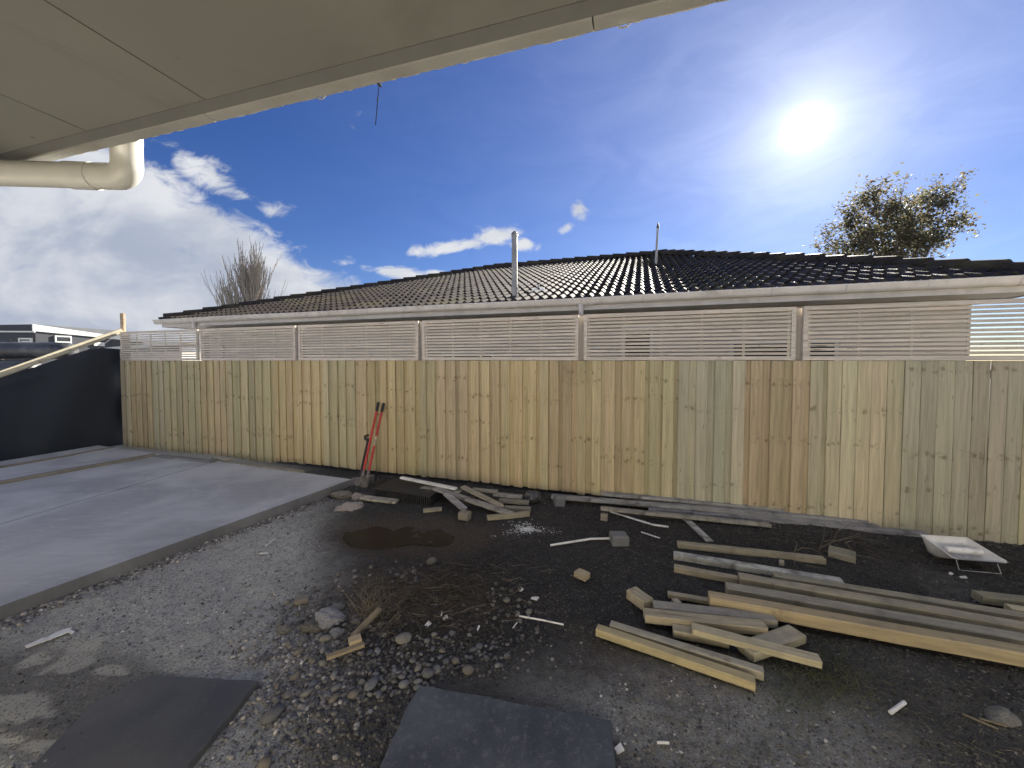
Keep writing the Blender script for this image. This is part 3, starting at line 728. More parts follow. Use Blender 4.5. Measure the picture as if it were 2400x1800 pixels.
# tiles
TW, TL, EXP = .30, .40, .335
vs = []; fs = []; NP = 14
def roll(t): c_ = .5+.5*math.cos(2*math.pi*t*2); return .050*c_**1.5
for r_ in range(2):
    for i in range(NP+1):
        t = i/NP; vs.append((t*TW, r_*TL, roll(t)+.034*(1-r_)+.004))
for i in range(NP+1): t = i/NP; vs.append((t*TW, .002, roll(t)+.004))
for i in range(NP):
    fs.append((i, i+1, NP+2+i, NP+1+i)); fs.append((2*(NP+1)+i, 2*(NP+1)+i+1, i+1, i))
tile_me = mk('roof_tile', vs, fs, M_TILE); shade_auto(tile_me, 50)
cs, sn = math.cos(SLOPE), math.sin(SLOPE)
tiles = []
nrow = int(((RP-GP)/cs)/EXP)+1
for r_ in range(nrow):
    run = r_*EXP*cs-.05; mid = run+.18
    lo = SL+(SRG0-SL)*max(0, mid)/(RP-GP); hi = SR+(SRG1-SR)*max(0, mid)/(RP-GP)
    c0 = math.floor((lo-SL)/TW)
    s_ = SL+c0*TW
    while s_ < hi:
        if s_+TW > lo+.02: tiles.append((s_, run, GZ_-.005+run*TA))
        s_ += TW
def tdist(t): P_ = fw(t[0], GP+t[1], t[2]); return (P_-Vector((0, 0, CAMZ))).length/ (1+.0*abs(P_.x))
tiles.sort(key=tdist)
rt = random.Random(3)
for t in tiles[:300]:
    link('roof_tile', tile_me, house, (t[0], t[1], t[2]+rt.uniform(-.003, .003)), (SLOPE+rt.uniform(-.012, .012), rt.uniform(-.010, .010), rt.uniform(-.008, .008)))
rest = MB(); tv = [Vector(v_.co) for v_ in tile_me.vertices]; tf = [tuple(p.vertices) for p in tile_me.polygons]
for t in tiles[300:]:
    Mx = Matrix.Translation((t[0], t[1], t[2]+rt.uniform(-.003, .003))) @ Euler((SLOPE+rt.uniform(-.012, .012), rt.uniform(-.01, .01), 0)).to_matrix().to_4x4()
    rest.add([Mx @ v_ for v_ in tv], tf)
link('roof_tile', shade_auto(rest.mesh('roof_tile', M_TILE), 50), house, kind='stuff')
# ridge and hip caps
def cap_mesh(L_):
    vs = []; fs = []; n_ = 8
    for x, rr, up in ((0, .125, .030), (L_, .115, .0)):
        for i in range(n_+1):
            t = math.pi*(.08+.84*i/n_); vs.append((x, math.cos(t)*rr*1.1, math.sin(t)*rr*.85+up-.02))
        vs += [(x, -rr*1.08, -.05+up), (x, rr*1.08, -.05+up)]
    m_ = n_+3
    for i in range(n_): fs.append((i, i+m_, i+1+m_, i+1))
    fs.append(tuple(list(range(n_+1))+[n_+1, n_+2])); fs.append((n_, n_+m_, n_+1+m_, n_+1)); fs.append((n_+2, n_+2+m_, m_, 0))
    return mk('ridge_cap', vs, fs, M_TILE)
capm = shade_auto(cap_mesh(.42), 35)
def caps(A, B):
    d = B-A; L_ = d.length; k_ = int(L_/.385); d.normalize(); y = Vector((0, 0, 1)).cross(d).normalized(); z = d.cross(y)
    for i in range(k_+1):
        o = link('ridge_cap', capm, house); Mx = Matrix((d, y, z)).transposed().to_4x4(); Mx.translation = A+d*(i*.385)+Vector((0, 0, .035+rt.uniform(-.006, .006))); o.matrix_local = Mx
caps(Vector((SL+.05, .05, GZ_+.02)), Vector((SRG0, RP-GP, RZ+.02)))
caps(Vector((SRG0, RP-GP, RZ+.02)), Vector((SRG1, RP-GP, RZ+.02)))
caps(Vector((SR-.05, .05, GZ_+.02)), Vector((SRG1, RP-GP, RZ+.04)))
# flue
def roof_local(px, py, lift=0.0):
    d = ray(px, py); o_ = Vector((0, 0, CAMZ))
    best = None
    a = d.x*ST+d.y*CT                                # p per unit
    t = (GZ_-GP*TA-CAMZ)/(d.z-a*TA); P_ = o_+d*t; s_, p_ = to_f(P_); return Vector((s_, p_-GP, P_.z+lift))
fb = roof_local(1206, 702)
flue = MB().tube([fb+Vector((.01, 0, -.10)), fb+Vector((0, 0, .2)), fb+Vector((0, 0, 1.08))], .050, 16)
fl = link('flue', shade_auto(flue.mesh('flue', M_METAL)), house)
link('collar', shade_auto(MB().tube([fb+Vector((0, 0, .10)), fb+Vector((0, 0, .22))], .056, 16).mesh('collar', M_METAL)), fl)
link('cap', shade_auto(MB().tube([fb+Vector((0, 0, 1.075)), fb+Vector((0, 0, 1.10)), fb+Vector((0, 0, 1.145)), fb+Vector((0, 0, 1.165))], [.056, .056, .040, .018], 16).mesh('cap', M_METAL)), fl)
sl_ = MB()
for i in range(8):
    t = 2*math.pi*i/8; sl_.box(fb.x+.050*math.cos(t)-.006, fb.x+.050*math.cos(t)+.006, fb.y+.050*math.sin(t)-.006, fb.y+.050*math.sin(t)+.006, fb.z+1.105, fb.z+1.13)
link('vent_slots', sl_.mesh('vent_slots', M_TIP), fl, kind='stuff')
link('stay', MB().tube([fb+Vector((.058, -.01, .20)), fb+Vector((.066, -.03, .10)), fb+Vector((.066, -.05, -.04)), fb+Vector((.09, -.07, -.05))], .007, 6).mesh('stay', M_WHITE), fl)
fsh = MB(); q_ = fb; fsh.tube([q_+Vector((0, 0, -.06)), q_+Vector((0, 0, .06))], [.15, .055], 14); link('flashing', shade_auto(fsh.mesh('flashing', M_TIP)), fl)
vb = roof_local(1262, 684)
vp_ = link('vent_pipe', shade_auto(MB().tube([vb+Vector((0, 0, -.05)), vb+Vector((0, 0, .14))], .024, 12).mesh('vent_pipe', M_POLE)), house)
vf = MB(); vf.add([vb+Vector((-.13, -.16, -.045)), vb+Vector((.15, -.16, -.045)), vb+Vector((.10, .10, .075)), vb+Vector((-.09, .10, .075)), vb+Vector((-.12, -.14, -.005)), vb+Vector((.14, -.14, -.005)), vb+Vector((.09, .09, .09)), vb+Vector((-.08, .09, .09))], [(4, 5, 6, 7), (0, 1, 5, 4), (1, 2, 6, 5), (2, 3, 7, 6), (3, 0, 4, 7)])
link('flashing', vf.mesh('flashing', M_WHITE), vp_)
pb = roof_local(1536, 622)
pl = link('mast', shade_auto(MB().tube([pb+Vector((0, 0, -.1)), pb+Vector((.045, 0, .88))], [.028, .024], 10).mesh('mast', M_POLE)), house)
link('mast_tip', shade_auto(MB().tube([pb+Vector((.045, 0, .87)), pb+Vector((.047, 0, .91)), pb+Vector((.05, 0, 1.01))], [.034, .030, .004], 10).mesh('mast_tip', M_TIP)), pl)

# ------------------------------------------------------------------ own house: eave overhead and the wall behind the camera
own = thing('eave_house', 'house whose pale flat eave hangs overhead with a white downpipe', 'house', (0, 0, 0), -PH)
# local frame: x along the eave to the right, y away from the house, z up
HS = CAMZ+.75; EP = .871*CP
WB = -1.15                                           # wall line
def el(P_): return Vector((P_.x*CP-P_.y*SP, P_.x*SP+P_.y*CP, P_.z))
jx1 = el(PZ(510, 252, HS)).x; jx2 = el(PZ(239, 322, HS)).x
edges = [-7.5, jx2, jx1, jx1+2.4, jx1+4.8, 7.5]
for a, b_ in zip(edges[:-1], edges[1:]):
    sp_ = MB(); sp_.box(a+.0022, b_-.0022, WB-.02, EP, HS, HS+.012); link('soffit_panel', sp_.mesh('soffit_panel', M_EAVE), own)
lin = MB(); lin.box(-7.5, 7.5, WB, EP+.02, HS+.0125, HS+.04); link('soffit_lining', lin.mesh('soffit_lining', M_TIP), own)
bd2 = MB(); bd2.add([(-7.5, EP+.001, HS-.001), (-7.5, EP+.020, HS-.020), (-7.5, EP+.020, HS+.03), (-7.5, EP+.001, HS+.03), (7.5, EP+.001, HS-.001), (7.5, EP+.020, HS-.020), (7.5, EP+.020, HS+.03), (7.5, EP+.001, HS+.03)], [(0, 4, 5, 1), (1, 5, 6, 2), (2, 6, 7, 3), (3, 7, 4, 0), (0, 1, 2, 3), (7, 6, 5, 4)])
link('bead', bd2.mesh('bead', M_BEAD), own)
def rough_strip(x0, x1, y0, y1, z0, z1, n_, amp, seed, mat, name):
    rr = random.Random(seed); vs = []; fs = []
    for i in range(n_+1):
        x = x0+(x1-x0)*i/n_; k_ = [rr.uniform(-1, 1)*amp for _ in range(4)]
        vs += [(x, y0, z0+k_[0]*.3), (x, y1+k_[1], z0+k_[2]), (x, y1+k_[1]*.5, z1), (x, y0, z1)]
    for i in range(n_):
        for j in range(4): a = 4*i+j; c_ = 4*i+(j+1) % 4; fs.append((a, a+4, c_+4, c_))
    fs += [(0, 1, 2, 3), (4*n_+3, 4*n_+2, 4*n_+1, 4*n_)]
    return link(name, mk(name, vs, fs, mat), own)
xs = [-7.5, -1.2, el(PZ(1390, 60, HS-.03)).x, 7.5]
for a, b_ in zip(xs[:-1], xs[1:]):
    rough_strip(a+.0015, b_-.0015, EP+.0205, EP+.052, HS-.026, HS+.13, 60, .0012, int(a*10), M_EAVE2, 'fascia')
rough_strip(-7.5, 7.5, EP+.0525, EP+.058, HS-.022, HS+.015, 900, .0014, 5, M_PIPE, 'drip_edge')
gt = MB(); gt.box(-7.5, 7.5, EP+.0625, EP+.165, HS+.07, HS+.16); link('gutter', gt.mesh('gutter', M_GUT), own)
hw = MB(); hw.box(-7.5, 7.5, WB-.2, WB-.021, 0, HS); link('wall', hw.mesh('wall', M_EAVEW), own)
rf_ = MB(); rf_.add([(-7.6, EP+.06, HS+.165), (7.6, EP+.06, HS+.165), (7.6, -6, HS+2.0), (-7.6, -6, HS+2.0), (-7.6, EP+.06, HS+.145), (7.6, EP+.06, HS+.145), (7.6, -6, HS+1.98), (-7.6, -6, HS+1.98)], [(0, 1, 2, 3), (7, 6, 5, 4), (4, 5, 1, 0), (5, 6, 2, 1), (6, 7, 3, 2), (7, 4, 0, 3)])
link('roof', rf_.mesh('roof', M_TILE), own)
for a in (-4.6, -3.3, 1.2, 2.5):
    fr = MB(); fr.box(a, a+1.2, WB-.02, WB+.02, .25, 2.1); wf = link('window', fr.mesh('window', M_WTRIM), own)
    gl = MB(); gl.box(a+.06, a+1.14, WB+.021, WB+.025, .32, 2.03); link('pane', gl.mesh('pane', M_GLASS), wf)
# downpipe: drop, elbow, run to the left
pe = PD(299, 414, 1.40)
top_ = PD(297, 300, 1.40)+Vector((0, 0, .16))
lf_ = Vector((-3.4, 1.40, pe.z+.055))
def elw(P_): return el(P_)
dpn = MB().tube([elw(top_), elw(Vector((pe.x, 1.40, pe.z+.12))), elw(Vector((pe.x, 1.40, pe.z+.07)))], .0425, 24)
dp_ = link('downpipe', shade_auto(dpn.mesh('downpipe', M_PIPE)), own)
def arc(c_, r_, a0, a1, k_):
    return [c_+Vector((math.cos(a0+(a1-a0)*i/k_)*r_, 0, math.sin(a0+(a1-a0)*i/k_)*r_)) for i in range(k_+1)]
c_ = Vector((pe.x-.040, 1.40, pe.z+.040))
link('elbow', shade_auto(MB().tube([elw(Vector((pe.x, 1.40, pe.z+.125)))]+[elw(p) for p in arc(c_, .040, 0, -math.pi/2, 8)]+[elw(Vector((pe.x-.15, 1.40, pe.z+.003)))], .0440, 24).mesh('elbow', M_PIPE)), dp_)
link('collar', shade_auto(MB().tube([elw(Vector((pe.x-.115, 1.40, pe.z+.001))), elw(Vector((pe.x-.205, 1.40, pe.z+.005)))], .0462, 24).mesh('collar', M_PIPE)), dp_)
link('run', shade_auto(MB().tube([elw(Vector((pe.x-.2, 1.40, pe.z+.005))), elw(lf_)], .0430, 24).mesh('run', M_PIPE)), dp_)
link('collar', shade_auto(MB().tube([elw(Vector((pe.x, 1.40, pe.z+.12))), elw(Vector((pe.x, 1.40, pe.z+.175)))], .0452, 24).mesh('collar', M_PIPE)), dp_)
# clips under the fascia
for px_, py_ in ((760, 236), (1462, 66)):
    P_ = el(PZ(px_, py_, HS-.035)); P_.y = EP+.050
    cl = MB().tube([P_+Vector((-.013, -.004, .006)), P_+Vector((-.007, -.004, -.001)), P_+Vector((.006, -.004, -.002)), P_+Vector((.014, -.004, .005))], .0020, 6); link('clip', cl.mesh('clip', M_EAVE2), own)
# hanging cord
ct = PZ(888, 200, HS-.034); yy = ct.y
cb = PD(880, 293, yy); kn_ = PD(885, 232, yy)
cd = MB().tube([ct+Vector((0, 0, .01)), PD(887, 215, yy), kn_, PD(883, 262, yy), cb], .0011, 5)
cd.tube([kn_+Vector((0, 0, .003)), kn_, kn_-Vector((0, 0, .003))], [.001, .0028, .001], 6); cd.tube([ct+Vector((-.004, 0, .004)), ct+Vector((.004, 0, 0)), ct+Vector((.006, 0, -.004))], [.002, .004, .002], 6)
link('hanging_cord', cd.mesh('hanging_cord', M_CORD), label='thin knotted cord hanging down from the eave edge against the sky', category='cord')

# ------------------------------------------------------------------ far background left
def bld(name, label, cat, depth): return thing(name, label, cat, (0, depth, 0))
fh = thing('distant_house', 'dark flat roofed house with white roof trim beyond the black sheet', 'house', PD(80, 845, 24)*1.0)
fo = fh.location.copy()
def Q(px, py, y): return PD(px, py, y)-fo
a0, a1, a2, a3 = Q(-420, 768, 24), Q(80, 760, 24), Q(262, 786, 27.5), Q(420, 806, 29.5)
gz = -fo.z-.2
def wallseg(mb, A, B, zt0, zt1, zb0, zb1, th_=.25):
    d = (B-A).normalized(); nn = Vector((-d.y, d.x, 0))*th_
    mb.add([(A.x, A.y, zb0), (B.x, B.y, zb1), (B.x+nn.x, B.y+nn.y, zb1), (A.x+nn.x, A.y+nn.y, zb0), (A.x, A.y, zt0), (B.x, B.y, zt1), (B.x+nn.x, B.y+nn.y, zt1), (A.x+nn.x, A.y+nn.y, zt0)],
           [(3, 2, 1, 0), (4, 5, 6, 7), (0, 1, 5, 4), (1, 2, 6, 5), (2, 3, 7, 6), (3, 0, 4, 7)])
w_ = MB(); wallseg(w_, a0, a1, a0.z, a1.z, gz, gz, 6); wallseg(w_, a1+Vector((.02, .02, 0)), a2, a1.z-.35, a2.z-.25, gz, gz, 6); wallseg(w_, a2, a3, a2.z-.25, a3.z-.2, gz, gz, 6)
link('wall', w_.mesh('wall', M_DCLAD), fh)
t_ = MB(); off = Vector((.05, -.12, 0)); wallseg(t_, a1+off, a2+off, a1.z, a2.z, a1.z-.42, a2.z-.22, .08); wallseg(t_, a2+off, a3+off, a2.z, a3.z, a2.z-.22, a3.z-.18, .08); wallseg(t_, Q(-420, 776, 23.8), Q(80, 777.5, 23.8), Q(-420, 774, 23.8).z, Q(80, 775.5, 23.8).z, Q(-420, 777, 23.8).z, Q(80, 779, 23.8).z, .06)
link('roof_trim', t_.mesh('roof_trim', M_WTRIM), fh)
def on_wall(px_, py_, A, B, off_):
    d = ray(px_, py_); e_ = (B-A); nn = Vector((-e_.y, e_.x, 0)).normalized(); w0 = A+fo-nn*off_
    t_ = (w0-Vector((0, 0, CAMZ))).dot(nn)/d.dot(nn); return Vector((0, 0, CAMZ))+d*t_-fo
for (x0, x1, y0, y1, WA, WB_) in ((42, 73, 792, 806, a0, a1), (129, 169, 786, 812, a1, a2), (221, 245, 802, 811, a1, a2)):
    A, B = on_wall(x0, y0, WA, WB_, .10), on_wall(x1, y1, WA, WB_, .10); fr = MB(); t = .09
    lo_, hi_ = min(A.z, B.z), max(A.z, B.z)
    wallseg(fr, A, B, lo_+t, lo_+t, lo_, lo_); wallseg(fr, A, B, hi_, hi_, hi_-t, hi_-t)
    dv = (B-A).normalized()*t
    wallseg(fr, A, A+dv, hi_-t, hi_-t, lo_+t, lo_+t); wallseg(fr, B-dv, B, hi_-t, hi_-t, lo_+t, lo_+t); mid = lo_+(hi_-lo_)*.4; wallseg(fr, A+dv, B-dv, mid+.04, mid+.04, mid-.04, mid-.04)
    wf = link('window', fr.mesh('window', M_WTRIM), fh)
    gl = MB(); wallseg(gl, A+dv*.5+Vector((0, .05, 0)), B-dv*.5+Vector((0, .05, 0)), hi_-t*.5, hi_-t*.5, lo_+t*.5, lo_+t*.5, .03); link('pane', gl.mesh('pane', M_GLASS), wf)
# pale low garage roof just past the sheet
gr_ = thing('pale_shed', 'pale low pitched shed roof peeping over the black sheet near the corner', 'shed', PD(262, 845, 16)); go = gr_.location.copy()
sv = [PD(236, 815, 16)-go, PD(330, 806, 16)-go, PD(420, 806, 16)-go]
mb = MB(); L0, R0 = PD(232, 816, 16)-go, PD(420, 800, 16)-go
mb.add([L0, R0, R0+Vector((0, 4, .0)), L0+Vector((0, 4, .4)), L0-Vector((0, 0, .12)), R0-Vector((0, 0, .12))], [(0, 1, 2, 3), (4, 5, 1, 0)])
link('roof', mb.mesh('roof', M_WTRIM), gr_)
mb = MB(); mb.box(L0.x+.1, R0.x, .1, 3.9, -go.z, L0.z-.13); link('wall', mb.mesh('wall', M_WALLN), gr_)
# plastic-covered stack
stt = thing('covered_stack', 'stack wrapped in crumpled black plastic behind the sloping rail', 'covered stack', PD(40, 845, 9.2)); so = stt.location.copy()
def lumpy(A, B, rad, seg, seed, flat=1.0, zdown=0.0, mat=M_BLKP, name='plastic_wrap'):
    vs = []; fs = []; n_ = 20; d = (B-A)
    for i in range(seg+1):
        t = i/seg; c_ = A+d*t
        for k_ in range(n_):
            a = 2*math.pi*k_/n_; nz_ = fbm(np.array([t*9+seed]), np.array([math.cos(a)*2+seed+9.]), 4)[0]-.5
            r_ = rad*(1+.32*nz_)*(1 if .0 < t < 1 else .85)
            z_ = math.sin(a)*r_*flat
            vs.append((c_.x+d.normalized().y*0, c_.y+math.cos(a)*r_, c_.z+z_))
    for i in range(seg):
        for k_ in range(n_): fs.append((i*n_+k_, i*n_+(k_+1) % n_, (i+1)*n_+(k_+1) % n_, (i+1)*n_+k_))
    fs += [tuple(range(n_-1, -1, -1)), tuple(range(seg*n_, seg*n_+n_))]
    return link(name, mk(name, vs, fs, mat, True), stt)
lumpy(PD(-300, 822, 9.2)-so, PD(165, 822, 9.2)-so, .20, 40, 3)
lumpy(PD(-300, 870, 9.0)-so, PD(80, 870, 9.0)-so, .28, 30, 8)
mb = MB(); P0, P1 = PD(-300, 880, 9.3)-so, PD(150, 880, 9.3)-so; mb.box(P0.x, P1.x, 0, .7, -so.z, P1.z); link('stack_body', mb.mesh('stack_body', M_BLKP), stt)

# ------------------------------------------------------------------ trees
def grow(mb, base, d, length, rad, depth, rr, spread, up, segs=4, kids=(3, 5), shrink=.62, tips=None, n_=5, rmin=.011):
    pts = [base]; rads = [rad]; dd = d.normalized(); p = base
    for i in range(segs):
        dd = (dd+Vector((rr.uniform(-1, 1), rr.uniform(-1, 1), rr.uniform(-.5, 1)))*.10+Vector((0, 0, up))).normalized()
        p = p+dd*(length/segs); pts.append(p); rads.append(rad*(1-.65*(i+1)/segs))
    mb.tube(pts, [max(q_, rmin) for q_ in rads], n_ if depth > 1 else 3, False)
    if tips is not None and depth <= 1: tips += pts[1:]
    if depth > 0:
        for k_ in range(rr.randint(*kids)):
            t = rr.uniform(.25, 1.0); i = min(segs-1, int(t*segs)); bp = pts[i].lerp(pts[i+1], t*segs-i)
            ax = Vector((rr.uniform(-1, 1), rr.uniform(-1, 1), rr.uniform(-.3, .6))).normalized()
            nd = (dd*(1-spread)+ax*spread).normalized()
            grow(mb, bp, nd, length*shrink*rr.uniform(.75, 1.15), rads[i]*.55, depth-1, rr, spread, up, max(2, segs-1), kids, shrink, tips, n_)
# bare upright tree at left
TY = 22.0
tb_ = PD(592, 845, TY); tb_.z = 0
bt = thing('bare_tree', 'bare upright winter tree rising behind the left end of the tiled roof', 'tree', tb_)
rr = random.Random(5); mb = MB(); cr = MB()
mb.tube([Vector((0, 0, 0)), Vector((.05, 0, 1.5)), Vector((0, .05, 3.0))], [.22, .17, .13], 10)
cr.tube([Vector((0, .05, 3.0)), Vector((.1, 0, 5.2)), Vector((.15, 0, 6.8))], [.12, .07, .02], 6, False)
for k_ in range(92):
    a = k_*2.399; z0_ = 2.0+4.0*(k_/92)**1.1; lean = rr.uniform(.22, .62)
    dirv = Vector((math.cos(a)*lean, math.sin(a)*lean, 1)); ht = min(7.9*rr.uniform(.82, 1.0)-z0_, 3.0*rr.uniform(.7, 1.1))
    grow(cr, Vector((.02*z0_, 0, z0_)), dirv, ht, .034*rr.uniform(.8, 1.2), 1, rr, .22, .13, 6, (9, 14), .42)
for k_ in range(16):
    dirv = Vector((-rr.uniform(.25, .85), rr.uniform(-.4, .4), 1)); grow(cr, Vector((-.55, 0, 2.9+.05*k_)), dirv, rr.uniform(1.9, 2.8), .03, 1, rr, .22, .10, 6, (7, 11), .42)
link('trunk', shade_auto(mb.mesh('trunk', M_TREEBARK)), bt); link('crown', cr.mesh('crown', M_TREEBARK), bt)
# leafy tree at right
TY2 = 15.0
tb2 = PD(2100, 845, TY2); tb2.z = 0
lt = thing('leafy_tree', 'sparse leafy tree standing behind the right end of the tiled roof', 'tree', tb2)
rr = random.Random(12); mb = MB(); tips = []
sc_ = TY2/F
mb2 = MB().tube([Vector((0, 0, 0)), Vector((.1, 0, 2)), Vector((0, .1, 3.6))], [.20, .16, .13], 10)
LOBES = [((2085, 560), 165, 95), ((2195, 500), 75, 95), ((2030, 500), 70, 75), ((2110, 520), 120, 100), ((1985, 590), 62, 45), ((2215, 420), 28, 40), ((2040, 430), 22, 40)]
def crown_pt():
    (cx, cy), rx, ry = LOBES[rr.choices(range(len(LOBES)), [5, 3, 2, 4, 1.2, .5, .4])[0]]
    while True:
        x, y, z = (rr.uniform(-1, 1) for _ in range(3))
        if x*x+y*y+z*z < 1: break
    return Vector(((cx-2118+x*rx*.90)*sc_, y*1.4, CAMZ+(845-(cy+(560-500)*(.0)+max(0, 600-cy)*.16)-z*ry*.80)*sc_))
limbs = []
for k_ in range(22):
    P_ = crown_pt(); b0_ = Vector((0, .1, 3.2+rr.uniform(0, .5))); q1 = b0_.lerp(P_, .35)+Vector((P_.x*.08, 0, .25)); q2 = b0_.lerp(P_, .7)+Vector((rr.uniform(-.15, .15), rr.uniform(-.15, .15), .2))
    mb.tube([b0_, q1, q2, P_], [.07, .05, .03, .012], 5, False); limbs += [q1, q1.lerp(q2, .5), q2, q2.lerp(P_, .5), P_]
for k_ in range(340):
    P_ = crown_pt(); L0 = min(limbs, key=lambda q_: (q_-P_).length+.6*max(0, q_.z-P_.z)); m_ = L0.lerp(P_, .5)+Vector((rr.uniform(-.12, .12), rr.uniform(-.12, .12), -.06))
    mb.tube([L0, m_, P_], [.016, .011, .007], 3, False)
    n_t = max(4, int((P_-L0).length/.11))
    for t_ in range(n_t): tips.append((m_ if t_ < n_t/2 else P_).lerp(L0 if t_ < n_t/2 else m_, rr.random())+Vector((rr.gauss(0, .10), rr.gauss(0, .10), rr.gauss(0, .10))))
    tips.append(P_)
link('trunk', shade_auto(mb2.mesh('trunk', M_TREEBARK)), lt); link('branches', mb.mesh('branches', M_TREEBARK), lt, kind='stuff')
# leaves round the tips, kept to the crown's outline
lv = []; lfz = []
def inside(P_):
    w = P_+tb2; px_, py_ = pix(np.array([w.x]), np.array([w.y]), np.array([w.z])); px_ = px_[0]; py_ = py_[0]
    return True
for P_ in tips:
    for _ in range(rr.randint(4, 7)):
        c_ = P_+Vector((rr.gauss(0, .13), rr.gauss(0, .13), rr.gauss(0, .12)))
        L_ = rr.uniform(.09, .17); d = Vector((rr.uniform(-1, 1), rr.uniform(-1, 1), rr.uniform(-.9, .5))).normalized()
        y = d.cross(Vector((rr.uniform(-1, 1), rr.uniform(-1, 1), 1))).normalized()*L_*.30
        nn = d.cross(y).normalized()*L_*.10; n0 = len(lv)
        lv += [c_, c_+d*L_*.5+y+nn, c_+d*L_, c_+d*L_*.5-y+nn]; lfz += [(n0, n0+1, n0+2), (n0, n0+2, n0+3)]
link('crown', mk('crown', lv, lfz, M_LEAF), lt)
# dry shrub at far left
P_ = PD(18, 845, 14); P_.z = 0; shb = thing('dry_shrub', 'small dry brown shrub in front of the dark distant house', 'shrub', P_)
mb = MB(); rr = random.Random(9)
for k_ in range(26):
    grow(mb, Vector((rr.uniform(-.3, .3), 0, 0)), Vector((rr.uniform(-.5, .5), rr.uniform(-.4, .4), 1)), rr.uniform(1.9, 2.35), .022, 1, rr, .5, .04, 4, (9, 13), .25, None, 4)
link('twigs', mb.mesh('twigs', M_DSHR), shb, kind='stuff')

# ------------------------------------------------------------------ timber on the ground
def plank(label, L, R_, w, h, zb, mat=None, col=(.30, .275, .22), zb2=None, name='timber_plank', cat='timber plank', group=None, seed=None, bow=0, point=0, rough=.0015):
    zb2 = zb if zb2 is None else zb2
    A = PZ(L[0], L[1], zb+h); B = PZ(R_[0], R_[1], zb2+h)
    sd = seed or int(L[0]*7+L[1]*13+R_[0]*3+R_[1]*5) % 9999
    col = tuple(min(.6, c_*k_) for c_, k_ in zip(col, (1.20, 1.15, 1.06)))
    kw = dict(label=label, category=cat)
    kw['group'] = group or {'timber_plank': 'loose timbers lying in the yard', 'timber_offcut': 'timber offcuts in the yard', 'picket': 'pickets in the middle heap'}.get(name, name)
    return span(name, A, B, w, h, mat or M_TIM, sd, (*col, (sd % 97)/97), bow=bow, point=point, rough=rough, **kw)
GS = 'sawn timbers in the stack by the right'
TANC, GREYC, GOLD = (.34, .305, .225), (.27, .26, .235), (.46, .32, .15)
# foreground pile
plank('front timber of the short pair, golden sawn side facing the mat', (1399, 1468), (1770, 1592), .062, .05, .0, M_TIMC, (.38, .325, .20))
plank('short timber pushed against the back of the golden edged front one', (1431, 1459), (1789, 1569), .058, .05, .0, M_TIM, (.33, .31, .25))
plank('thick knotty timber lying just in front of the thin split board', (1510, 1433), (1793, 1462), .09, .055, .025, M_TIMC, TANC)
plank('grey timber tucked behind the thick knotty one and under the golden beam', (1531, 1414), (1816, 1446), .09, .055, .015, M_TIM, GREYC)
plank('long beam with bright golden side, front one of the four long beams', (1662, 1391), (2480, 1536), .095, .085, .03, M_TIMC, (.36, .30, .195))
plank('second long beam, with a darker near end and grey top', (1702, 1370), (2480, 1506), .095, .07, .02, M_TIM, (.285, .27, .225))
plank('third long beam, lying just behind the grey topped one', (1732, 1347), (2480, 1478), .092, .06, .02, M_TIM, (.31, .285, .22))
plank('rearmost long beam, starting beside the end of the whitewashed board', (1812, 1345), (2480, 1453), .075, .05, .01, M_TIM, (.28, .265, .205))
plank('whitish weathered board lying behind the four long beams', (1579, 1295), (1973, 1359), .085, .05, .0, M_TIMW, (.42, .42, .41))
plank('short tan board lying directly in front of the whitish weathered board', (1580, 1325), (1730, 1353), .065, .05, .0, M_TIM, TANC)
plank('tan batten lying nearest the fence side of the beam pile', (1588, 1270), (1932, 1307), .07, .05, .0, M_TIM, (.29, .265, .20))
plank('chunky square timber offcut with one knot, lying at the pile end', (1480, 1378), (1520, 1406), .10, .075, .0, M_TIMC, (.35, .315, .235), name='timber_offcut', cat='timber offcut')
plank('thin batten poking out from behind the golden sided beam', (1565, 1388), (1664, 1405), .05, .03, .01, M_TIM, TANC)
plank('small wood chip upright between thin batten and grey timber', (1580, 1402), (1592, 1412), .05, .03, .0, M_TIMC, (.38, .35, .27), name='timber_offcut', cat='timber offcut')
plank('short timber mostly hidden under the split board', (1577, 1468), (1705, 1492), .085, .05, .0, M_TIM, TANC)
plank('split board with a dark crack along it, lying over the crosswise block', (1622, 1466), (1922, 1543), .075, .04, .055, M_TIMC, (.42, .38, .27), zb2=.03)
plank('thick block lying crosswise under the split board', (1748, 1518), (1868, 1476), .115, .055, .0, M_TIM, (.36, .33, .25))
plank('flat grey offcut lying among twigs near the fence', (1942, 1284), (2006, 1300), .16, .055, .0, M_TIM, (.27, .255, .20), name='timber_offcut', cat='timber offcut')
plank('little cube of wood beside the end of the tan batten', (1826, 1313), (1838, 1316), .05, .045, .0, M_TIMC, (.36, .33, .27), name='timber_offcut', cat='timber offcut')
plank('mossy round edged timber lying at the right border under the dusty patch', (2290, 1390), (2480, 1410), .09, .06, .0, M_TIM, (.22, .215, .16))
plank('pale sawn timber end at the right border beside the dusty patch', (2363, 1420), (2490, 1440), .07, .06, .0, M_TIMC, (.40, .37, .27))
plank('splintered whitish board leaning toward the tan batten', (1607, 1214), (1664, 1267), .07, .016, .01, M_TIMW, (.46, .46, .46))
plank('single loose block of pine alone on the dark soil', (1352, 1335), (1377, 1346), .085, .045, .0, M_TIMC, (.38, .32, .22), name='timber_offcut', cat='timber offcut')
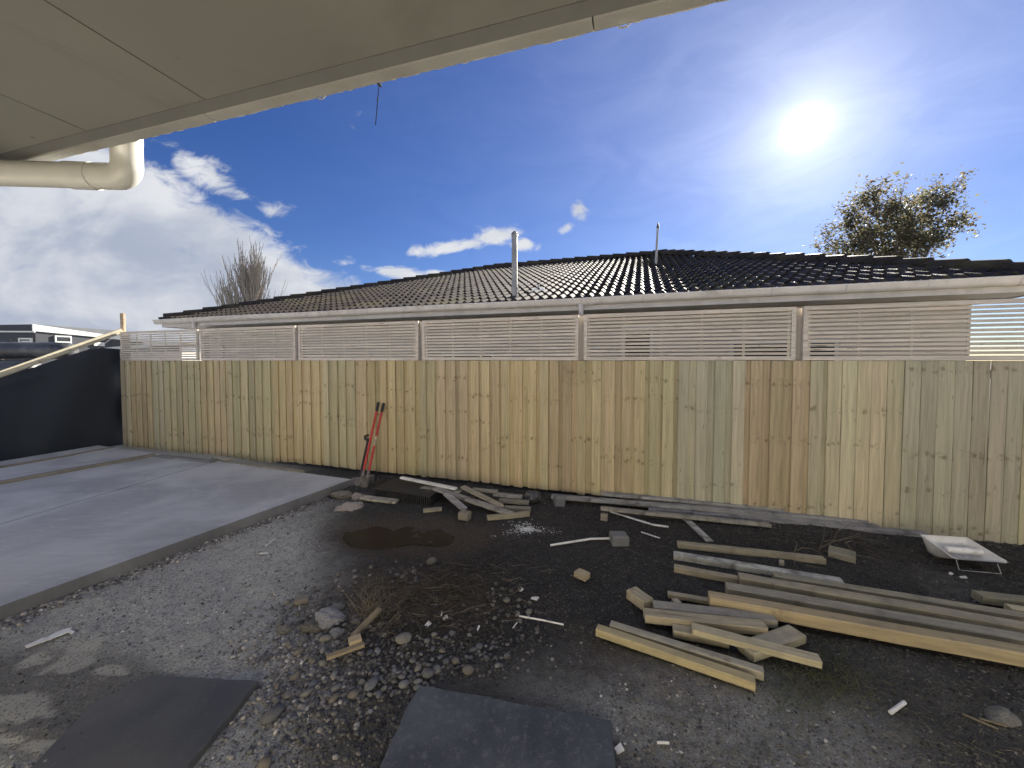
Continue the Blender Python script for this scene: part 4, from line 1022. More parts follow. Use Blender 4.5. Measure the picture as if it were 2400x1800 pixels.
# along the fence foot
plank('grey board tight against the fence foot, topmost of the row', (1409, 1154), (1835, 1190), .09, .03, .09, M_TIMW, (.30, .30, .31))
plank('grey board along the fence foot, longest at the back of the row', (1293, 1160), (2030, 1217), .09, .04, .05, M_TIMW, (.27, .275, .285))
plank('bluish board along the fence foot, second row from the soil', (1457, 1173), (2055, 1230), .09, .045, .02, M_TIMW, (.25, .255, .27))
plank('long weathered board along the fence foot reaching farthest toward the white tray', (1520, 1190), (2172, 1248), .08, .045, .0, M_TIMW, (.26, .26, .28))
plank('pale board raised on a stub at the front of the fence foot row', (1408, 1188), (1805, 1228), .07, .03, .075, M_TIMW, (.31, .29, .26), zb2=.02)
plank('upright stub of timber propping the pale board', (1408, 1204), (1424, 1206), .06, .07, .0, M_TIM, (.25, .23, .19), name='timber_offcut', cat='timber offcut')
# middle heap
plank('clean white board on top of the middle heap by the crate', (940, 1117), (1069, 1143), .055, .025, .20, M_WHITE, (.6, .6, .6), zb2=.17)
plank('grey board sloping down from under the white board to the soil', (1020, 1142), (1200, 1202), .09, .03, .15, M_TIMW, (.29, .28, .265), zb2=.02)
plank('pointed picket lying with its tip on a small block', (1046, 1156), (1092, 1194), .085, .02, .13, M_TIMW, (.35, .345, .35), zb2=.08, point=.045, name='picket', cat='picket')
plank('greenish pointed picket, the right one of the middle heap', (1084, 1139), (1180, 1186), .085, .02, .16, M_TIM, (.31, .285, .225), zb2=.05, point=.045, name='picket', cat='picket')
plank('small block under the pointed picket tip', (1078, 1198), (1100, 1201), .10, .085, .0, M_TIM, (.22, .20, .165), name='timber_offcut', cat='timber offcut')
plank('tan timber lying flat at the front right of the middle heap', (1142, 1209), (1240, 1199), .06, .05, .0, M_TIM, (.29, .26, .19))
plank('short board end behind the picket heap, the back one', (1108, 1144), (1166, 1149), .06, .035, .11, M_TIM, (.26, .25, .22))
plank('short board end behind the picket heap, the second', (1157, 1155), (1224, 1161), .07, .035, .07, M_TIMW, (.30, .30, .30))
plank('dark board end in the heap, beside the black plastic scrap', (1170, 1169), (1240, 1174), .07, .045, .03, M_TIM, (.20, .19, .165))
plank('lowest board end in the heap, resting on the soil', (1183, 1187), (1244, 1189), .07, .05, .0, M_TIM, (.21, .20, .175))
plank('broad grey scrap lying on the crate under the white board', (990, 1140), (1080, 1150), .10, .02, .135, M_TIMW, (.25, .24, .21))
plank('weathered plank end lying in front of the black crate', (850, 1163), (930, 1173), .11, .03, .01, M_TIMW, (.43, .40, .34))
plank('small stick of wood lying alone right of the black crate', (992, 1193), (1035, 1189), .05, .04, .0, M_TIMW, (.30, .27, .21), name='timber_offcut', cat='timber offcut')
plank('curved grey bark strip lying behind the crate at the fence foot', (905, 1135), (942, 1124), .05, .02, .02, M_TIM, (.22, .20, .17))
# bits in the cobbles
plank('thin broken lath standing in the dry weed clump', (890, 1424), (826, 1488), .035, .02, .035, M_TIMC, (.24, .20, .14), zb2=.01)
plank('small sawn block lying among the cobbles', (818, 1500), (846, 1490), .06, .035, .02, M_TIMC, (.36, .30, .20), name='timber_offcut', cat='timber offcut')
plank('thin slat lying across the cobbles below the small sawn block', (766, 1537), (853, 1507), .035, .018, .02, M_TIMC, (.26, .21, .14))
plank('small dark offcut standing on dust at the left of the cobbles', (690, 1404), (722, 1396), .07, .035, .0, M_TIM, (.19, .175, .15), name='timber_offcut', cat='timber offcut')
# white sticks
def rod(label, pts, r_, z=.012, mat=M_WHITE, name='white_stick', cat='stick'):
    P_ = [PZ(x, y, z+r_+ghs(*PZ(x, y, 0).xy)) for x, y in pts]; b_ = P_[0].copy()
    return link(name, shade_auto(MB().tube([p-b_ for p in P_], r_, 8).mesh(name, mat)), None, b_, label=label, category=cat, group='thin sticks on the ground')
rod('bent white stick lying under the raised pale board', [(1430, 1199), (1475, 1213), (1530, 1230), (1567, 1235)], .011)
rod('white stick pointing at the dark concrete block', [(1290, 1278), (1340, 1270), (1385, 1263), (1430, 1262)], .011)
rod('small white stick lying right of the dark concrete block', [(1503, 1247), (1546, 1261)], .007)
rod('thin straight white stick on the soil in front of the short timber pair', [(1217, 1444), (1270, 1453), (1321, 1464)], .006, .004)
rod('tiny white stick left of the straight white one', [(1202, 1472), (1212, 1459)], .004, .004)
rod('pale short stick lying alone in the weeds', [(2087, 1670), (2120, 1646)], .010, .004)
rod('thin pale stalk pointing to the flat pale rock', [(2255, 1673), (2340, 1709)], .005, .004, M_STRAW)
rod('short stalk touching the flat pale rock', [(2295, 1684), (2357, 1701)], .006, .004, M_STRAW)
rod('little white splinter on the dust near the mat corner', [(1540, 1740), (1568, 1741)], .006, .004)
rod('thin white splinter lying by the dusty left track', [(622, 1280), (644, 1263)], .006, .004)
rod('small white splinter on the dust nearer the slab', [(608, 1297), (628, 1296)], .005, .004)

# ------------------------------------------------------------------ stones
def ico(sub):
    bm = bmesh.new(); bmesh.ops.create_icosphere(bm, subdivisions=sub, radius=1); bm.verts.ensure_lookup_table()
    v_ = np.array([x.co[:] for x in bm.verts]); f_ = [tuple(y.index for y in x.verts) for x in bm.faces]; bm.free(); return v_, f_
IV, IF = ico(2)
def stone_mesh(seed, jag=0.0, name='river_stone', mat=None, sub=2):
    r_ = np.random.RandomState(seed); v0, f0 = (IV, IF) if sub == 2 else ico(sub)
    v_ = v0.copy(); ph = r_.rand(6)*9
    d = 1+.13*np.sin(v_[:, 0]*2+ph[0])+.11*np.sin(v_[:, 1]*2.4+ph[1])+.09*np.sin(v_[:, 2]*2.7+ph[2]+v_[:, 0])
    if jag: d += jag*((fbm(v_[:, 0]*2.2+ph[3]+5, v_[:, 1]*2.2+v_[:, 2]*1.7+ph[4]+5, 4)-.5)*2+(fbm(v_[:, 0]*7+ph[3]+5, v_[:, 1]*6+v_[:, 2]*7+ph[4]+5, 3)-.5)*.8)
    v_ = v_*d[:, None]*np.array([1, .72, .5])
    return mk(name, v_, f0, mat or M_STONE, smooth=not jag)
SM = [stone_mesh(i) for i in range(14)]
SCOL = [(.135, .130, .122), (.17, .165, .152), (.11, .11, .112), (.19, .178, .155), (.15, .135, .11), (.205, .20, .19), (.125, .13, .14)]
rs = random.Random(21); placed = []
GST = 'river stones scattered between the two mats'
def put_stone(px_, py_, size_px, me=None, col=None, rot=None, sink=.35, lab=None, flat=1.0, grp=None):
    P_ = PZ(px_, py_, 0.0); sz = size_px/F*P_.y/2
    z = ghs(P_.x, P_.y)
    rz = rot if rot is not None else rs.uniform(0, 6.28)
    o = link('river_stone', me or rs.choice(SM), None, (P_.x, P_.y, z+sz*.5*flat*(1-sink)), (rs.uniform(-.25, .25), rs.uniform(-.25, .25), rz), (*(col or rs.choice(SCOL)), 1), category='stone')
    o.scale = (sz, sz*rs.uniform(.85, 1.2), sz*flat*rs.uniform(.85, 1.15))
    o['label'] = lab or grp
    if not lab: o['group'] = 'stones: '+grp
    placed.append((P_.x, P_.y, sz)); return o
Z6 = lambda a, b_: (600+a*.27125, 1350+b_*.27125)
big = [(160, 1200, 190, 'largest brown cobble, left end of the cobble trail', .9), (710, 280, 120, 'dark blue wedge shaped stone above the broken concrete lump', .3), (600, 545, 110, 'upper of two rounded stones left of the sawn block', .5),
       (1280, 555, 140, 'pale elongated cobble beside the dry twigs', .6), (1490, 855, 110, 'rounded grey cobble at the corner of the blue grey mat', 0), (1565, 820, 95, 'pale egg shaped cobble touching the rounded grey one', 1.4), (1835, 825, 105, 'dark flat pebble alone on brown soil above the mat', .1),
       (1525, 190*6, 0, '', 0), (1005, 950, 140, 'long tilted cobble, half way along the cobble trail', .9), (2090, 780, 65, 'small pale cobble apart on the soil right of the trail', 1.2), (60, 1620, 150, 'pale cobble cut by the bottom border beside the paving slab', .5), (370, 665, 95, 'plain grey cobble uphill of the trail on dust', .9), (1400, 805, 80, 'dark upright cobble left of the mat corner cobbles', 1.0), (450, 1005, 110, 'long cobble in the left cluster of the trail', 1.1), (1520, 1185-1350+1350, 0, '', 0)]
for a, b_, sp_, lab, rot in big:
    if sp_: put_stone(*Z6(a, b_), sp_*.27125, rot=rot, lab=lab, sink=.25, flat=1.1)
put_stone(1012, 1322, 24, lab='round stone standing proud at the edge of the twig heap', flat=1.4, sink=.1)
put_stone(1494, 1630, 25, lab='flat oval pebble ringed by a dark gap, right of the mat', sink=.5)
def scatter(n_, centre, rad, smin, smax, rot=0, tries=40, grp=''):
    c_, s_ = math.cos(rot), math.sin(rot); got = 0
    for _ in range(n_*tries):
        if got >= n_: break
        a, r_ = rs.uniform(0, 6.28), math.sqrt(rs.random()); x = math.cos(a)*r_*rad[0]; y = math.sin(a)*r_*rad[1]
        px_, py_ = centre[0]+x*c_-y*s_, centre[1]+x*s_+y*c_
        sp_ = smin+(smax-smin)*rs.random()**2.2
        P_ = PZ(px_, py_, 0); sz = sp_/F*P_.y/2
        if any((P_.x-q_[0])**2+(P_.y-q_[1])**2 < (.82*(sz+q_[2]))**2 for q_ in placed): continue
        if 985 < px_ < 1440 and py_ > 1612+(px_-985)*.19: continue
        put_stone(px_, py_, sp_, grp=grp); got += 1
scatter(52, (940, 1590), (150, 34), 12, 30, -.30, grp='cobble in the trail that curves to the blue grey mat corner')
scatter(44, (715, 1625), (85, 60), 11, 30, -.5, grp='cobble in the cluster beside the dark paving slab')
scatter(60, (790, 1510), (130, 60), 10, 26, -.3, grp='cobble below the pale bluish concrete lump')
scatter(36, (1060, 1520), (140, 40), 10, 20, grp='small pebble between the twig heap and the mat')
scatter(26, (730, 1440), (90, 50), 9, 22, grp='pebble round the pale bluish concrete lump')
scatter(26, (1190, 1420), (60, 45), 9, 18, grp='pebble on the dark soil right of the twig heap')
scatter(22, (900, 1350), (160, 30), 9, 16, grp='pebble between the puddle and the twig heap')
def lump(label, px_, py_, size, seed, col, flat=.6, jag=.35, rot=0, sx=1.0, cat='concrete lump', name='concrete_lump', dz=0):
    P_ = PZ(px_, py_, 0); sz = size/F*P_.y/2
    o = link(name, stone_mesh(seed, jag, name, M_LUMP, 4), None, (P_.x, P_.y, ghs(P_.x, P_.y)+sz*flat*.4+dz), (0, 0, rot), (*col, 1), label=label, category=cat, group='broken lumps on the ground'); o.scale = (sz*sx, sz, sz*flat*2); placed.append((P_.x, P_.y, sz)); return o
lump('pale bluish jagged broken concrete lump among the cobbles', 772, 1457, 66, 41, (.27, .27, .29))
lump('tan broken concrete chunk left of the pale bluish lump', 733, 1473, 44, 42, (.15, .14, .115))
lump('small grey broken chunk below the pale bluish lump', 786, 1482, 34, 43, (.25, .25, .26))
lump('whitish chunk on the dusty ground left of the cobbles', 665, 1478, 32, 44, (.20, .19, .17))
lump('long pale mortar lump in front of the digger blades', 824, 1188, 50, 45, (.42, .37, .33), .30, .5, .25, 1.35)
lump('rough pale mortar ball under the digger blades', 838, 1166, 32, 46, (.38, .33, .29), .55, .5)
lump('brown earthy lump against the slab corner', 800, 1161, 40, 47, (.24, .21, .17), .38, .5, -.1, 1.2)
lump('flat pale rock lying at the right bottom', 2344, 1683, 66, 48, (.25, .24, .21), .4, .3, .3, 1.05, 'rock', 'flat_rock')
P_ = PZ(1450, 1275, 0); me = prism('concrete_block', [(-.085, -.06), (.075, -.075), (.09, .05), (-.07, .075)], 0, .105, M_CONCE, .012)
link('concrete_block', me, None, (P_.x, P_.y, ghs(P_.x, P_.y)-.01), (0, 0, .1), label='dark grey concrete block at the end of the white stick', category='concrete block')
P_ = PZ(1308, 1183, 0); me = prism('concrete_block', [(-.06, -.05), (.06, -.06), (.07, .05), (-.05, .06)], 0, .13, M_CONCE, .02)
link('concrete_block', me, None, (P_.x, P_.y, -.01), (0, .15, .3), label='dark block propped in front of the fence foot boards beside the heap', category='concrete block')
# mortar spill lumps along the slab foot: gravel below
# white bits of litter
def bit(label, px_, py_, w, l, rot, cat='litter', name='white_scrap'):
    P_ = PZ(px_, py_, 0); z = ghs(P_.x, P_.y)
    vs = [(-l, -w, 0), (l*.9, -w*1.1, .002), (l, w, .004), (-l*.95, w*.8, .001), (-l, -w, .008), (l*.9, -w*1.1, .011), (l, w, .014), (-l*.95, w*.8, .009)]
    link(name, mk(name, vs, [(3, 2, 1, 0), (4, 5, 6, 7), (0, 1, 5, 4), (1, 2, 6, 5), (2, 3, 7, 6), (3, 0, 4, 7)], M_WHITE), None, (P_.x, P_.y, z+.004), (.08, -.1, rot), label=label, category=cat, group='white litter scraps')
bit('small white rectangular chip on dark soil', 1254, 1408, .014, .028, -.5)
bit('little white flake up from the rectangular chip', 1221, 1391, .012, .016, .8)
bit('white wrapper scrap below the twig heap', 1044, 1452, .012, .017, .6)
bit('white cap shaped scrap right of the wrapper scrap', 1003, 1465, .014, .020, .9)
bit('tiny white cross shaped scrap above the wrapper scrap', 1035, 1445, .004, .014, 1.5)
bit('pale chip at the right edge of the mat', 1451, 1752, .014, .020, .4)
bit('lavender sliver lying right of the twig heap', 1121, 1472, .005, .018, 1.3)
bit('white flake in front of the white tray', 2258, 1352, .010, .022, -.3)
bit('tiny white flake left of the tray legs', 2228, 1344, .010, .014, .3)
# torn white strip at left
P_ = PZ(118, 1486, 0); st_ = [(58, 1509), (62, 1513), (110, 1496), (150, 1481), (158, 1477), (168, 1482), (176, 1476), (164, 1471), (168, 1466), (150, 1470), (118, 1484), (112, 1490), (100, 1491)]
pp = [PZ(x, y, .012)-Vector((P_.x, P_.y, .012)) for x, y in st_][::-1]
vs = [(p.x, p.y, 0) for p in pp]+[(p.x, p.y, .006) for p in pp]; n_ = len(pp)
a = sum(pp[i].x*pp[(i+1) % n_].y-pp[(i+1) % n_].x*pp[i].y for i in range(n_))
fs = [tuple(range(n_, 2*n_)) if a > 0 else tuple(range(2*n_-1, n_-1, -1))]+[(i, (i+1) % n_, n_+(i+1) % n_, n_+i) for i in range(n_)]
link('plastic_strip', mk('plastic_strip', vs, fs, M_WHITE), None, (P_.x, P_.y, ghs(P_.x, P_.y)+.012), label='torn white plastic strip lying on the dust at the left', category='plastic strip')

# ------------------------------------------------------------------ tools
GRD = 0.0
def tool_pt(px_, py_, y): return PD(px_, py_, y)
fy = lambda px_: 5.33/(1+.333*(px_-1200)/F)        # depth of the fence at a column
yb, yt = 5.42, fy(890)-.06
dg = thing('post_hole_digger', 'clamshell post hole digger with two red handles leaning on the fence', 'post hole digger', PZ(862, 1155, 0)); d0 = dg.location.copy()
for (tx, ty, bx_, by_, r0) in ((887, 943, 852, 1106, 0), (899, 945, 864, 1106, 1)):
    T = tool_pt(tx, ty, yt)-d0; B = tool_pt(bx_, by_, yb+.05)-d0; dd = (T-B)
    hd = link('handle', shade_auto(MB().tube([B-dd*.06, B+dd*.5, B+dd*.88], .018, 12).mesh('handle', M_RED)), dg)
    link('grip', shade_auto(MB().tube([B+dd*.86, B+dd*.885, B+dd*.99, T], [.019, .0215, .0215, .017], 12).mesh('grip', M_RUB)), hd)
    link('socket', shade_auto(MB().tube([B-dd*.14, B+dd*.02], [.025, .022], 10).mesh('socket', M_STEEL)), hd)
    if r0 == 1:
        lb = MB().tube([B+dd*.36, B+dd*.50], .0187, 12); link('label_sticker', shade_auto(lb.mesh('label_sticker', mat_plain('sticker', (.42, .33, .22), .5, var=.5, scale=40))), hd)
def blade(c_, w, h, r_, sgn, name='blade'):
    vs = []; fs = []; nu, nv = 8, 6
    for j in range(nv+1):
        t = j/nv; ww = w*(1-.18*t*t)
        for i in range(nu+1):
            uu = -1+2*i/nu; vs.append((c_.x+uu*ww/2-.10*t*h*0+(-.12*h*t), c_.y+sgn*(.030+.03*(1-uu*uu)*(1-.5*t))+.10*h*(1-t), c_.z-h*t-(.03*(1-uu*uu) if j == nv else 0)))
    for j in range(nv):
        for i in range(nu): a = j*(nu+1)+i; fs.append((a, a+1, a+nu+2, a+nu+1))
    n0 = len(vs); vs += [(x, y+.004, z) for x, y, z in vs]; fs += [tuple(q_+n0 for q_ in f_[::-1]) for f_ in fs]
    return mk(name, vs, fs, M_STEEL, True)
bc = tool_pt(856, 1118, yb)-d0
link('blade', blade(bc, .125, .235, .05, -1), dg); link('blade', blade(bc+Vector((.03, .06, -.005)), .125, .235, .05, 1), dg)
link('pivot', shade_auto(MB().tube([bc+Vector((-.06, -.01, .01)), bc+Vector((.09, .03, .01))], .012, 8).mesh('pivot', M_STEEL)), dg)
# spade
sp = thing('spade', 'black handled spade with a loop grip leaning left of the red digger', 'spade', PZ(835, 1155, 0)); s0 = sp.location.copy()
T = tool_pt(862, 1032, fy(862)-.07)-s0; B = tool_pt(845, 1112, 5.55)-s0; Bb = tool_pt(832, 1150, 5.47)-s0; dd = (T-B).normalized()
link('shaft', shade_auto(MB().tube([Bb, B, T], [.020, .018, .016], 12).mesh('shaft', M_RUB)), sp)
sx_ = Vector((1, 0, 0)); sx_ = (sx_-dd*sx_.dot(dd)).normalized()
loop = [T, T+dd*.03-sx_*.045, T+dd*.085-sx_*.058, T+dd*.105-sx_*.03, T+dd*.105+sx_*.03, T+dd*.085+sx_*.058, T+dd*.03+sx_*.045, T]
link('handle', shade_auto(MB().tube(loop, .020, 8).mesh('handle', M_RUB)), sp)
C0 = tool_pt(838, 1118, 5.52)-s0; vs = []; fs = []
dn = (Bb-T).normalized(); nn = sx_.cross(dn).normalized()
for j in range(6):
    t = j/5; ww = .085*(1-.25*t**3)
    for i in range(5):
        uu = -1+.5*i; vs.append(C0+dn*(.20*t+.02*(1-uu*uu)*t)+sx_*uu*ww+nn*.014*uu*uu)
for j in range(5):
    for i in range(4): a = j*5+i; fs.append((a, a+1, a+6, a+5))
n0 = len(vs); vs += [x+nn*.003 for x in vs]; fs += [tuple(q_+n0 for q_ in f_[::-1]) for f_ in fs]
link('blade', mk('blade', vs, fs, M_STEEL, True), sp)

# black crate
A = PZ(878, 1168, 0); B = PZ(1008, 1189, 0); ax = (B-A); Lc = ax.length; rz = math.atan2(ax.y, ax.x)
cr_ = thing('plastic_crate', 'dirty black ribbed plastic crate lying on the soil by the fence', 'crate', (A.x, A.y, 0), rz)
hc, wc = .135, .42
mb = MB(); mb.box(0, Lc, .012, wc, 0, hc-.012); link('body', mb.mesh('body', M_BPLA), cr_)
mb = MB(); mb.box(-.012, Lc+.012, -.008, wc+.012, hc-.0115, hc+.008); link('rim', mb.mesh('rim', M_BPLA), cr_)
for i in range(int(Lc/.028)):
    x = .01+i*.028
    mb = MB(); mb.box(x, x+.011, -.004, .0115, .006, hc-.013); link('rib', mb.mesh('rib', M_BPLA), cr_)
for x in (.16, .42, .62):
    mb = MB(); mb.add([(x, -.010, .008), (x+.015, -.010, .008), (x+.09, -.010, hc-.02), (x+.075, -.010, hc-.02), (x, -.0045, .008), (x+.015, -.0045, .008), (x+.09, -.0045, hc-.02), (x+.075, -.0045, hc-.02)], [(0, 1, 2, 3), (7, 6, 5, 4), (0, 4, 5, 1), (1, 5, 6, 2), (2, 6, 7, 3), (3, 7, 4, 0)]); link('brace', mb.mesh('brace', M_BPLA), cr_)
# black polythene scrap in the heap
P_ = PZ(1250, 1180, 0); me = stone_mesh(77, .45, 'plastic_scrap', M_BLKP, 3)
o = link('plastic_scrap', me, None, (P_.x, P_.y, .08), (0, 0, .4), label='crumpled black plastic scrap in the heap at the fence foot', category='plastic scrap'); o.scale = (.10, .10, .15)

# white paint tray
A, B, Ct, Dt = PZ(2159, 1256, .17), PZ(2268, 1263, .17), PZ(2364, 1321, .092), PZ(2238, 1311, .092)
tr_ = thing('paint_tray', 'white plastic paint tray with wire legs lying by the fence at right', 'paint tray', (A.x, A.y, 0)); t0 = tr_.location.copy()
vs = []; fs = []; nl, nw = 14, 12
def tray_pt(t, q_, inner):
    L_ = A.lerp(Dt, t); R2 = B.lerp(Ct, t); P_ = L_.lerp(R2, q_); rim = P_.z
    flo = (.012+.0*t) if t < .30 else .012+(.092-.012)*((t-.30)/.70)**.9
    back = max(0, 1-t/.10)
    wall = max(abs(q_-.5)*2-.80, 0)/.20
    k_ = max(wall**1.6, back**1.6)
    z = flo+(rim-flo)*min(1, k_)
    if inner: z = z+.004
    dxy = (L_.lerp(R2, .5)-P_)*(.10*(1-(z-flo)/max(rim-flo, .01)))
    return Vector((P_.x+dxy.x, P_.y+dxy.y+(.004 if inner else 0), z))-t0
for side in (0, 1):
    for j in range(nl+1):
        for i in range(nw+1): vs.append(tray_pt(j/nl, (.5-.5*math.cos(math.pi*i/nw)), side))
N_ = (nl+1)*(nw+1)
for j in range(nl):
    for i in range(nw):
        a = j*(nw+1)+i; fs.append((a, a+1, a+nw+2, a+nw+1)); fs.append((N_+a, N_+a+nw+1, N_+a+nw+2, N_+a+1))
link('basin', mk('basin', vs, fs, M_WHITE, True), tr_)
rim = [tray_pt(1-j/nl, 0, 1)+Vector((0, 0, .003)) for j in range(nl+1)]+[tray_pt(0, i/8, 1)+Vector((0, 0, .003)) for i in range(1, 9)]+[tray_pt(j/nl, 1, 1)+Vector((0, 0, .003)) for j in range(1, nl+1)]
link('rim', shade_auto(MB().tube(rim, .0055, 6).mesh('rim', M_WHITE)), tr_)
f0, f1 = PZ(2248, 1336, .004)-t0, PZ(2347, 1345, .004)-t0
link('leg', MB().tube([PZ(2241, 1312, .088)-t0, f0], .0032, 6).mesh('leg', M_POLE), tr_); link('leg', MB().tube([PZ(2338, 1322, .088)-t0, f1], .0032, 6).mesh('leg', M_POLE), tr_); link('foot_bar', MB().tube([f0, f1], .0028, 6).mesh('foot_bar', M_POLE), tr_)
r0, r1 = PZ(2216, 1287, .105), PZ(2300, 1293, .105)
link('roller_sleeve', shade_auto(MB().tube([Vector(), (r1-r0)*.02, (r1-r0)*.98, r1-r0], [.022, .027, .027, .022], 14).mesh('roller_sleeve', M_WHITE)), None, r0, label='white paint roller sleeve lying inside the paint tray', category='paint roller')

# ------------------------------------------------------------------ gravel, clods, weeds, twigs (uncountable)
ICV, ICF = ico(1); ICF = np.array(ICF)
def gravel(name, N, sampler, smin, smax, pw, tone_lo, tone_hi, seed, label, jit=.30, low=True):
    r_ = np.random.RandomState(seed); X, Y = sampler(r_, N); N = len(X)
    Zg = gh(X, Y)
    if low: bv, bf = ico(1); bv = bv[:12] if False else bv; bf = np.array(bf)
    # 12-vertex icosahedron
    t = (1+5**.5)/2; iv = np.array([(-1, t, 0), (1, t, 0), (-1, -t, 0), (1, -t, 0), (0, -1, t), (0, 1, t), (0, -1, -t), (0, 1, -t), (t, 0, -1), (t, 0, 1), (-t, 0, -1), (-t, 0, 1)])/math.sqrt(1+t*t)
    if_ = np.array([(0, 11, 5), (0, 5, 1), (0, 1, 7), (0, 7, 10), (0, 10, 11), (1, 5, 9), (5, 11, 4), (11, 10, 2), (10, 7, 6), (7, 1, 8), (3, 9, 4), (3, 4, 2), (3, 2, 6), (3, 6, 8), (3, 8, 9), (4, 9, 5), (2, 4, 11), (6, 2, 10), (8, 6, 7), (9, 8, 1)])
    S = smin+(smax-smin)*r_.rand(N)**pw
    sc3 = S[:, None]*np.stack([np.ones(N), r_.uniform(.6, 1, N), r_.uniform(.4, .75, N)], 1)
    a = r_.rand(N)*6.28; ca2, sa2 = np.cos(a), np.sin(a)
    v_ = iv[None]*(1+jit*(r_.rand(N, 12, 1)-.5))*sc3[:, None, :]
    tl = r_.uniform(-.4, .4, N)
    x = v_[:, :, 0]; y = v_[:, :, 1]; z = v_[:, :, 2]
    z2 = z*np.cos(tl)[:, None]+x*np.sin(tl)[:, None]; x2 = x*np.cos(tl)[:, None]-z*np.sin(tl)[:, None]
    vx = x2*ca2[:, None]-y*sa2[:, None]+X[:, None]; vy = x2*sa2[:, None]+y*ca2[:, None]+Y[:, None]; vz = z2+(Zg+sc3[:, 2]*.30)[:, None]
    VV = np.stack([vx, vy, vz], -1).reshape(-1, 3)
    FF = (if_[None]+12*np.arange(N)[:, None, None]).reshape(-1, 3)
    me = bpy.data.meshes.new(name); me.vertices.add(len(VV)); me.vertices.foreach_set('co', VV.ravel())
    me.loops.add(FF.size); me.loops.foreach_set('vertex_index', FF.ravel()); me.polygons.add(len(FF)); me.polygons.foreach_set('loop_start', np.arange(0, FF.size, 3)); 
    me.update(calc_edges=True); me.materials.append(M_GRAV)
    dust, dark, brown = zones(X, Y)
    tone_ = tone_lo+(tone_hi-tone_lo)*r_.rand(N); tone_ = tone_*(1.25+2.2*dust-.45*dark)
    at_ = me.attributes.new('tone', 'FLOAT', 'POINT'); at_.data.foreach_set('value', np.repeat(tone_, 12))
    return link(name, me, kind='stuff', label=label, category='gravel')
SLAB_N = Vector((dirA.y, -dirA.x, 0))                  # outward from slab's front edge
def off_slab(X, Y): return (X-A1.x)*SLAB_N.x+(Y-A1.y)*SLAB_N.y
def keep(X, Y, m_):
    return X[m_], Y[m_]
def samp_all(r_, N):
    Y = 1.15*np.exp(r_.rand(N)*math.log(5.6/1.15)); X = r_.uniform(-1.45, 1.45, N)*Y
    p = X*ST+Y*CT; m_ = (off_slab(X, Y) > .02) & (p < PF-.03)
    px, py = pix(X, Y, np.zeros_like(X))
    inmat = (px > 985) & (px < 1440) & (py > 1612+(px-985)*.19) & (px > 985-(py-1606)*.5)
    inslab = (py > 1577) & (px < 606-(py-1600)*.85) & (px > 352-(py-1577)*1.0)
    inpud = ell(px, py, 960, 1252, 165, 40) < 1
    cl = fbm(X*2.5+4, Y*2.5+8, 4)
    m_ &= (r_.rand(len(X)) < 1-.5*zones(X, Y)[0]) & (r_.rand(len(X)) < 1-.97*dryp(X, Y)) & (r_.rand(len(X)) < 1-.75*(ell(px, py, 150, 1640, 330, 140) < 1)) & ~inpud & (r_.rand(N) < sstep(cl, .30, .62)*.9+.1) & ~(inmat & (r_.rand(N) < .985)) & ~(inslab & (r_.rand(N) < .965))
    return keep(X, Y, m_)
def samp_cob(r_, N):
    t = r_.rand(N); px = np.concatenate([r_.normal(820, 150, N//3), r_.normal(1000, 150, N//3), r_.normal(720, 100, N-2*(N//3))]); py = np.concatenate([r_.normal(1520, 70, N//3), r_.normal(1500, 70, N//3), r_.normal(1640, 80, N-2*(N//3))])
    d = (py-845)/F; Y = CAMZ/np.maximum(d, .2); X = (px-1200)/F*Y
    inmat = (px > 975) & (py > 1606+(px-985)*.19); inslab = (py > 1577) & (px < 606-(py-1600)*.85)
    m_ = (off_slab(X, Y) > .05) & (py > 1330) & (py < 1850) & ~inmat & ~inslab
    return keep(X, Y, m_)
def samp_edge(r_, N):
    t = r_.rand(N)**.8; L_ = (A1-A0).length+1.2; o_ = np.abs(r_.normal(0, .09, N))+.005; P0 = A1
    wob = .10*fbm(t*22, t*0+3, 3); k_ = np.where(r_.rand(N) < .75, 1, 1.6)
    X = A1.x-dirA.x*t*L_+SLAB_N.x*(o_*k_*(.5+2*wob)); Y = A1.y-dirA.y*t*L_+SLAB_N.y*(o_*k_*(.5+2*wob))
    return keep(X, Y, Y > 1)
def samp_fence(r_, N):
    s_ = r_.uniform(-4.2, 4, N); p = PF-np.abs(r_.normal(.10, .28, N)); X = s_*CT+p*ST; Y = -s_*ST+p*CT; return keep(X, Y, (p > 3.6) & (off_slab(X, Y) > .02))
gravel('gravel', 88000, samp_all, .0018, .0115, 3.4, .45, 1.25, 1, 'loose fine gravel and clods strewn over the yard soil')
gravel('cobble_gravel', 7500, samp_cob, .0035, .019, 2.6, .55, 1.15, 2, 'dense gravel between the river stones in the trail')
gravel('spilt_mortar_gravel', 7000, samp_edge, .0025, .021, 3.4, .55, 1.15, 3, 'pale crumbled mortar along the foot of the concrete slab')
gravel('fence_foot_gravel', 6000, samp_fence, .003, .016, 2.2, .5, 1.3, 4, 'dark gravel and clods along the foot of the fence')
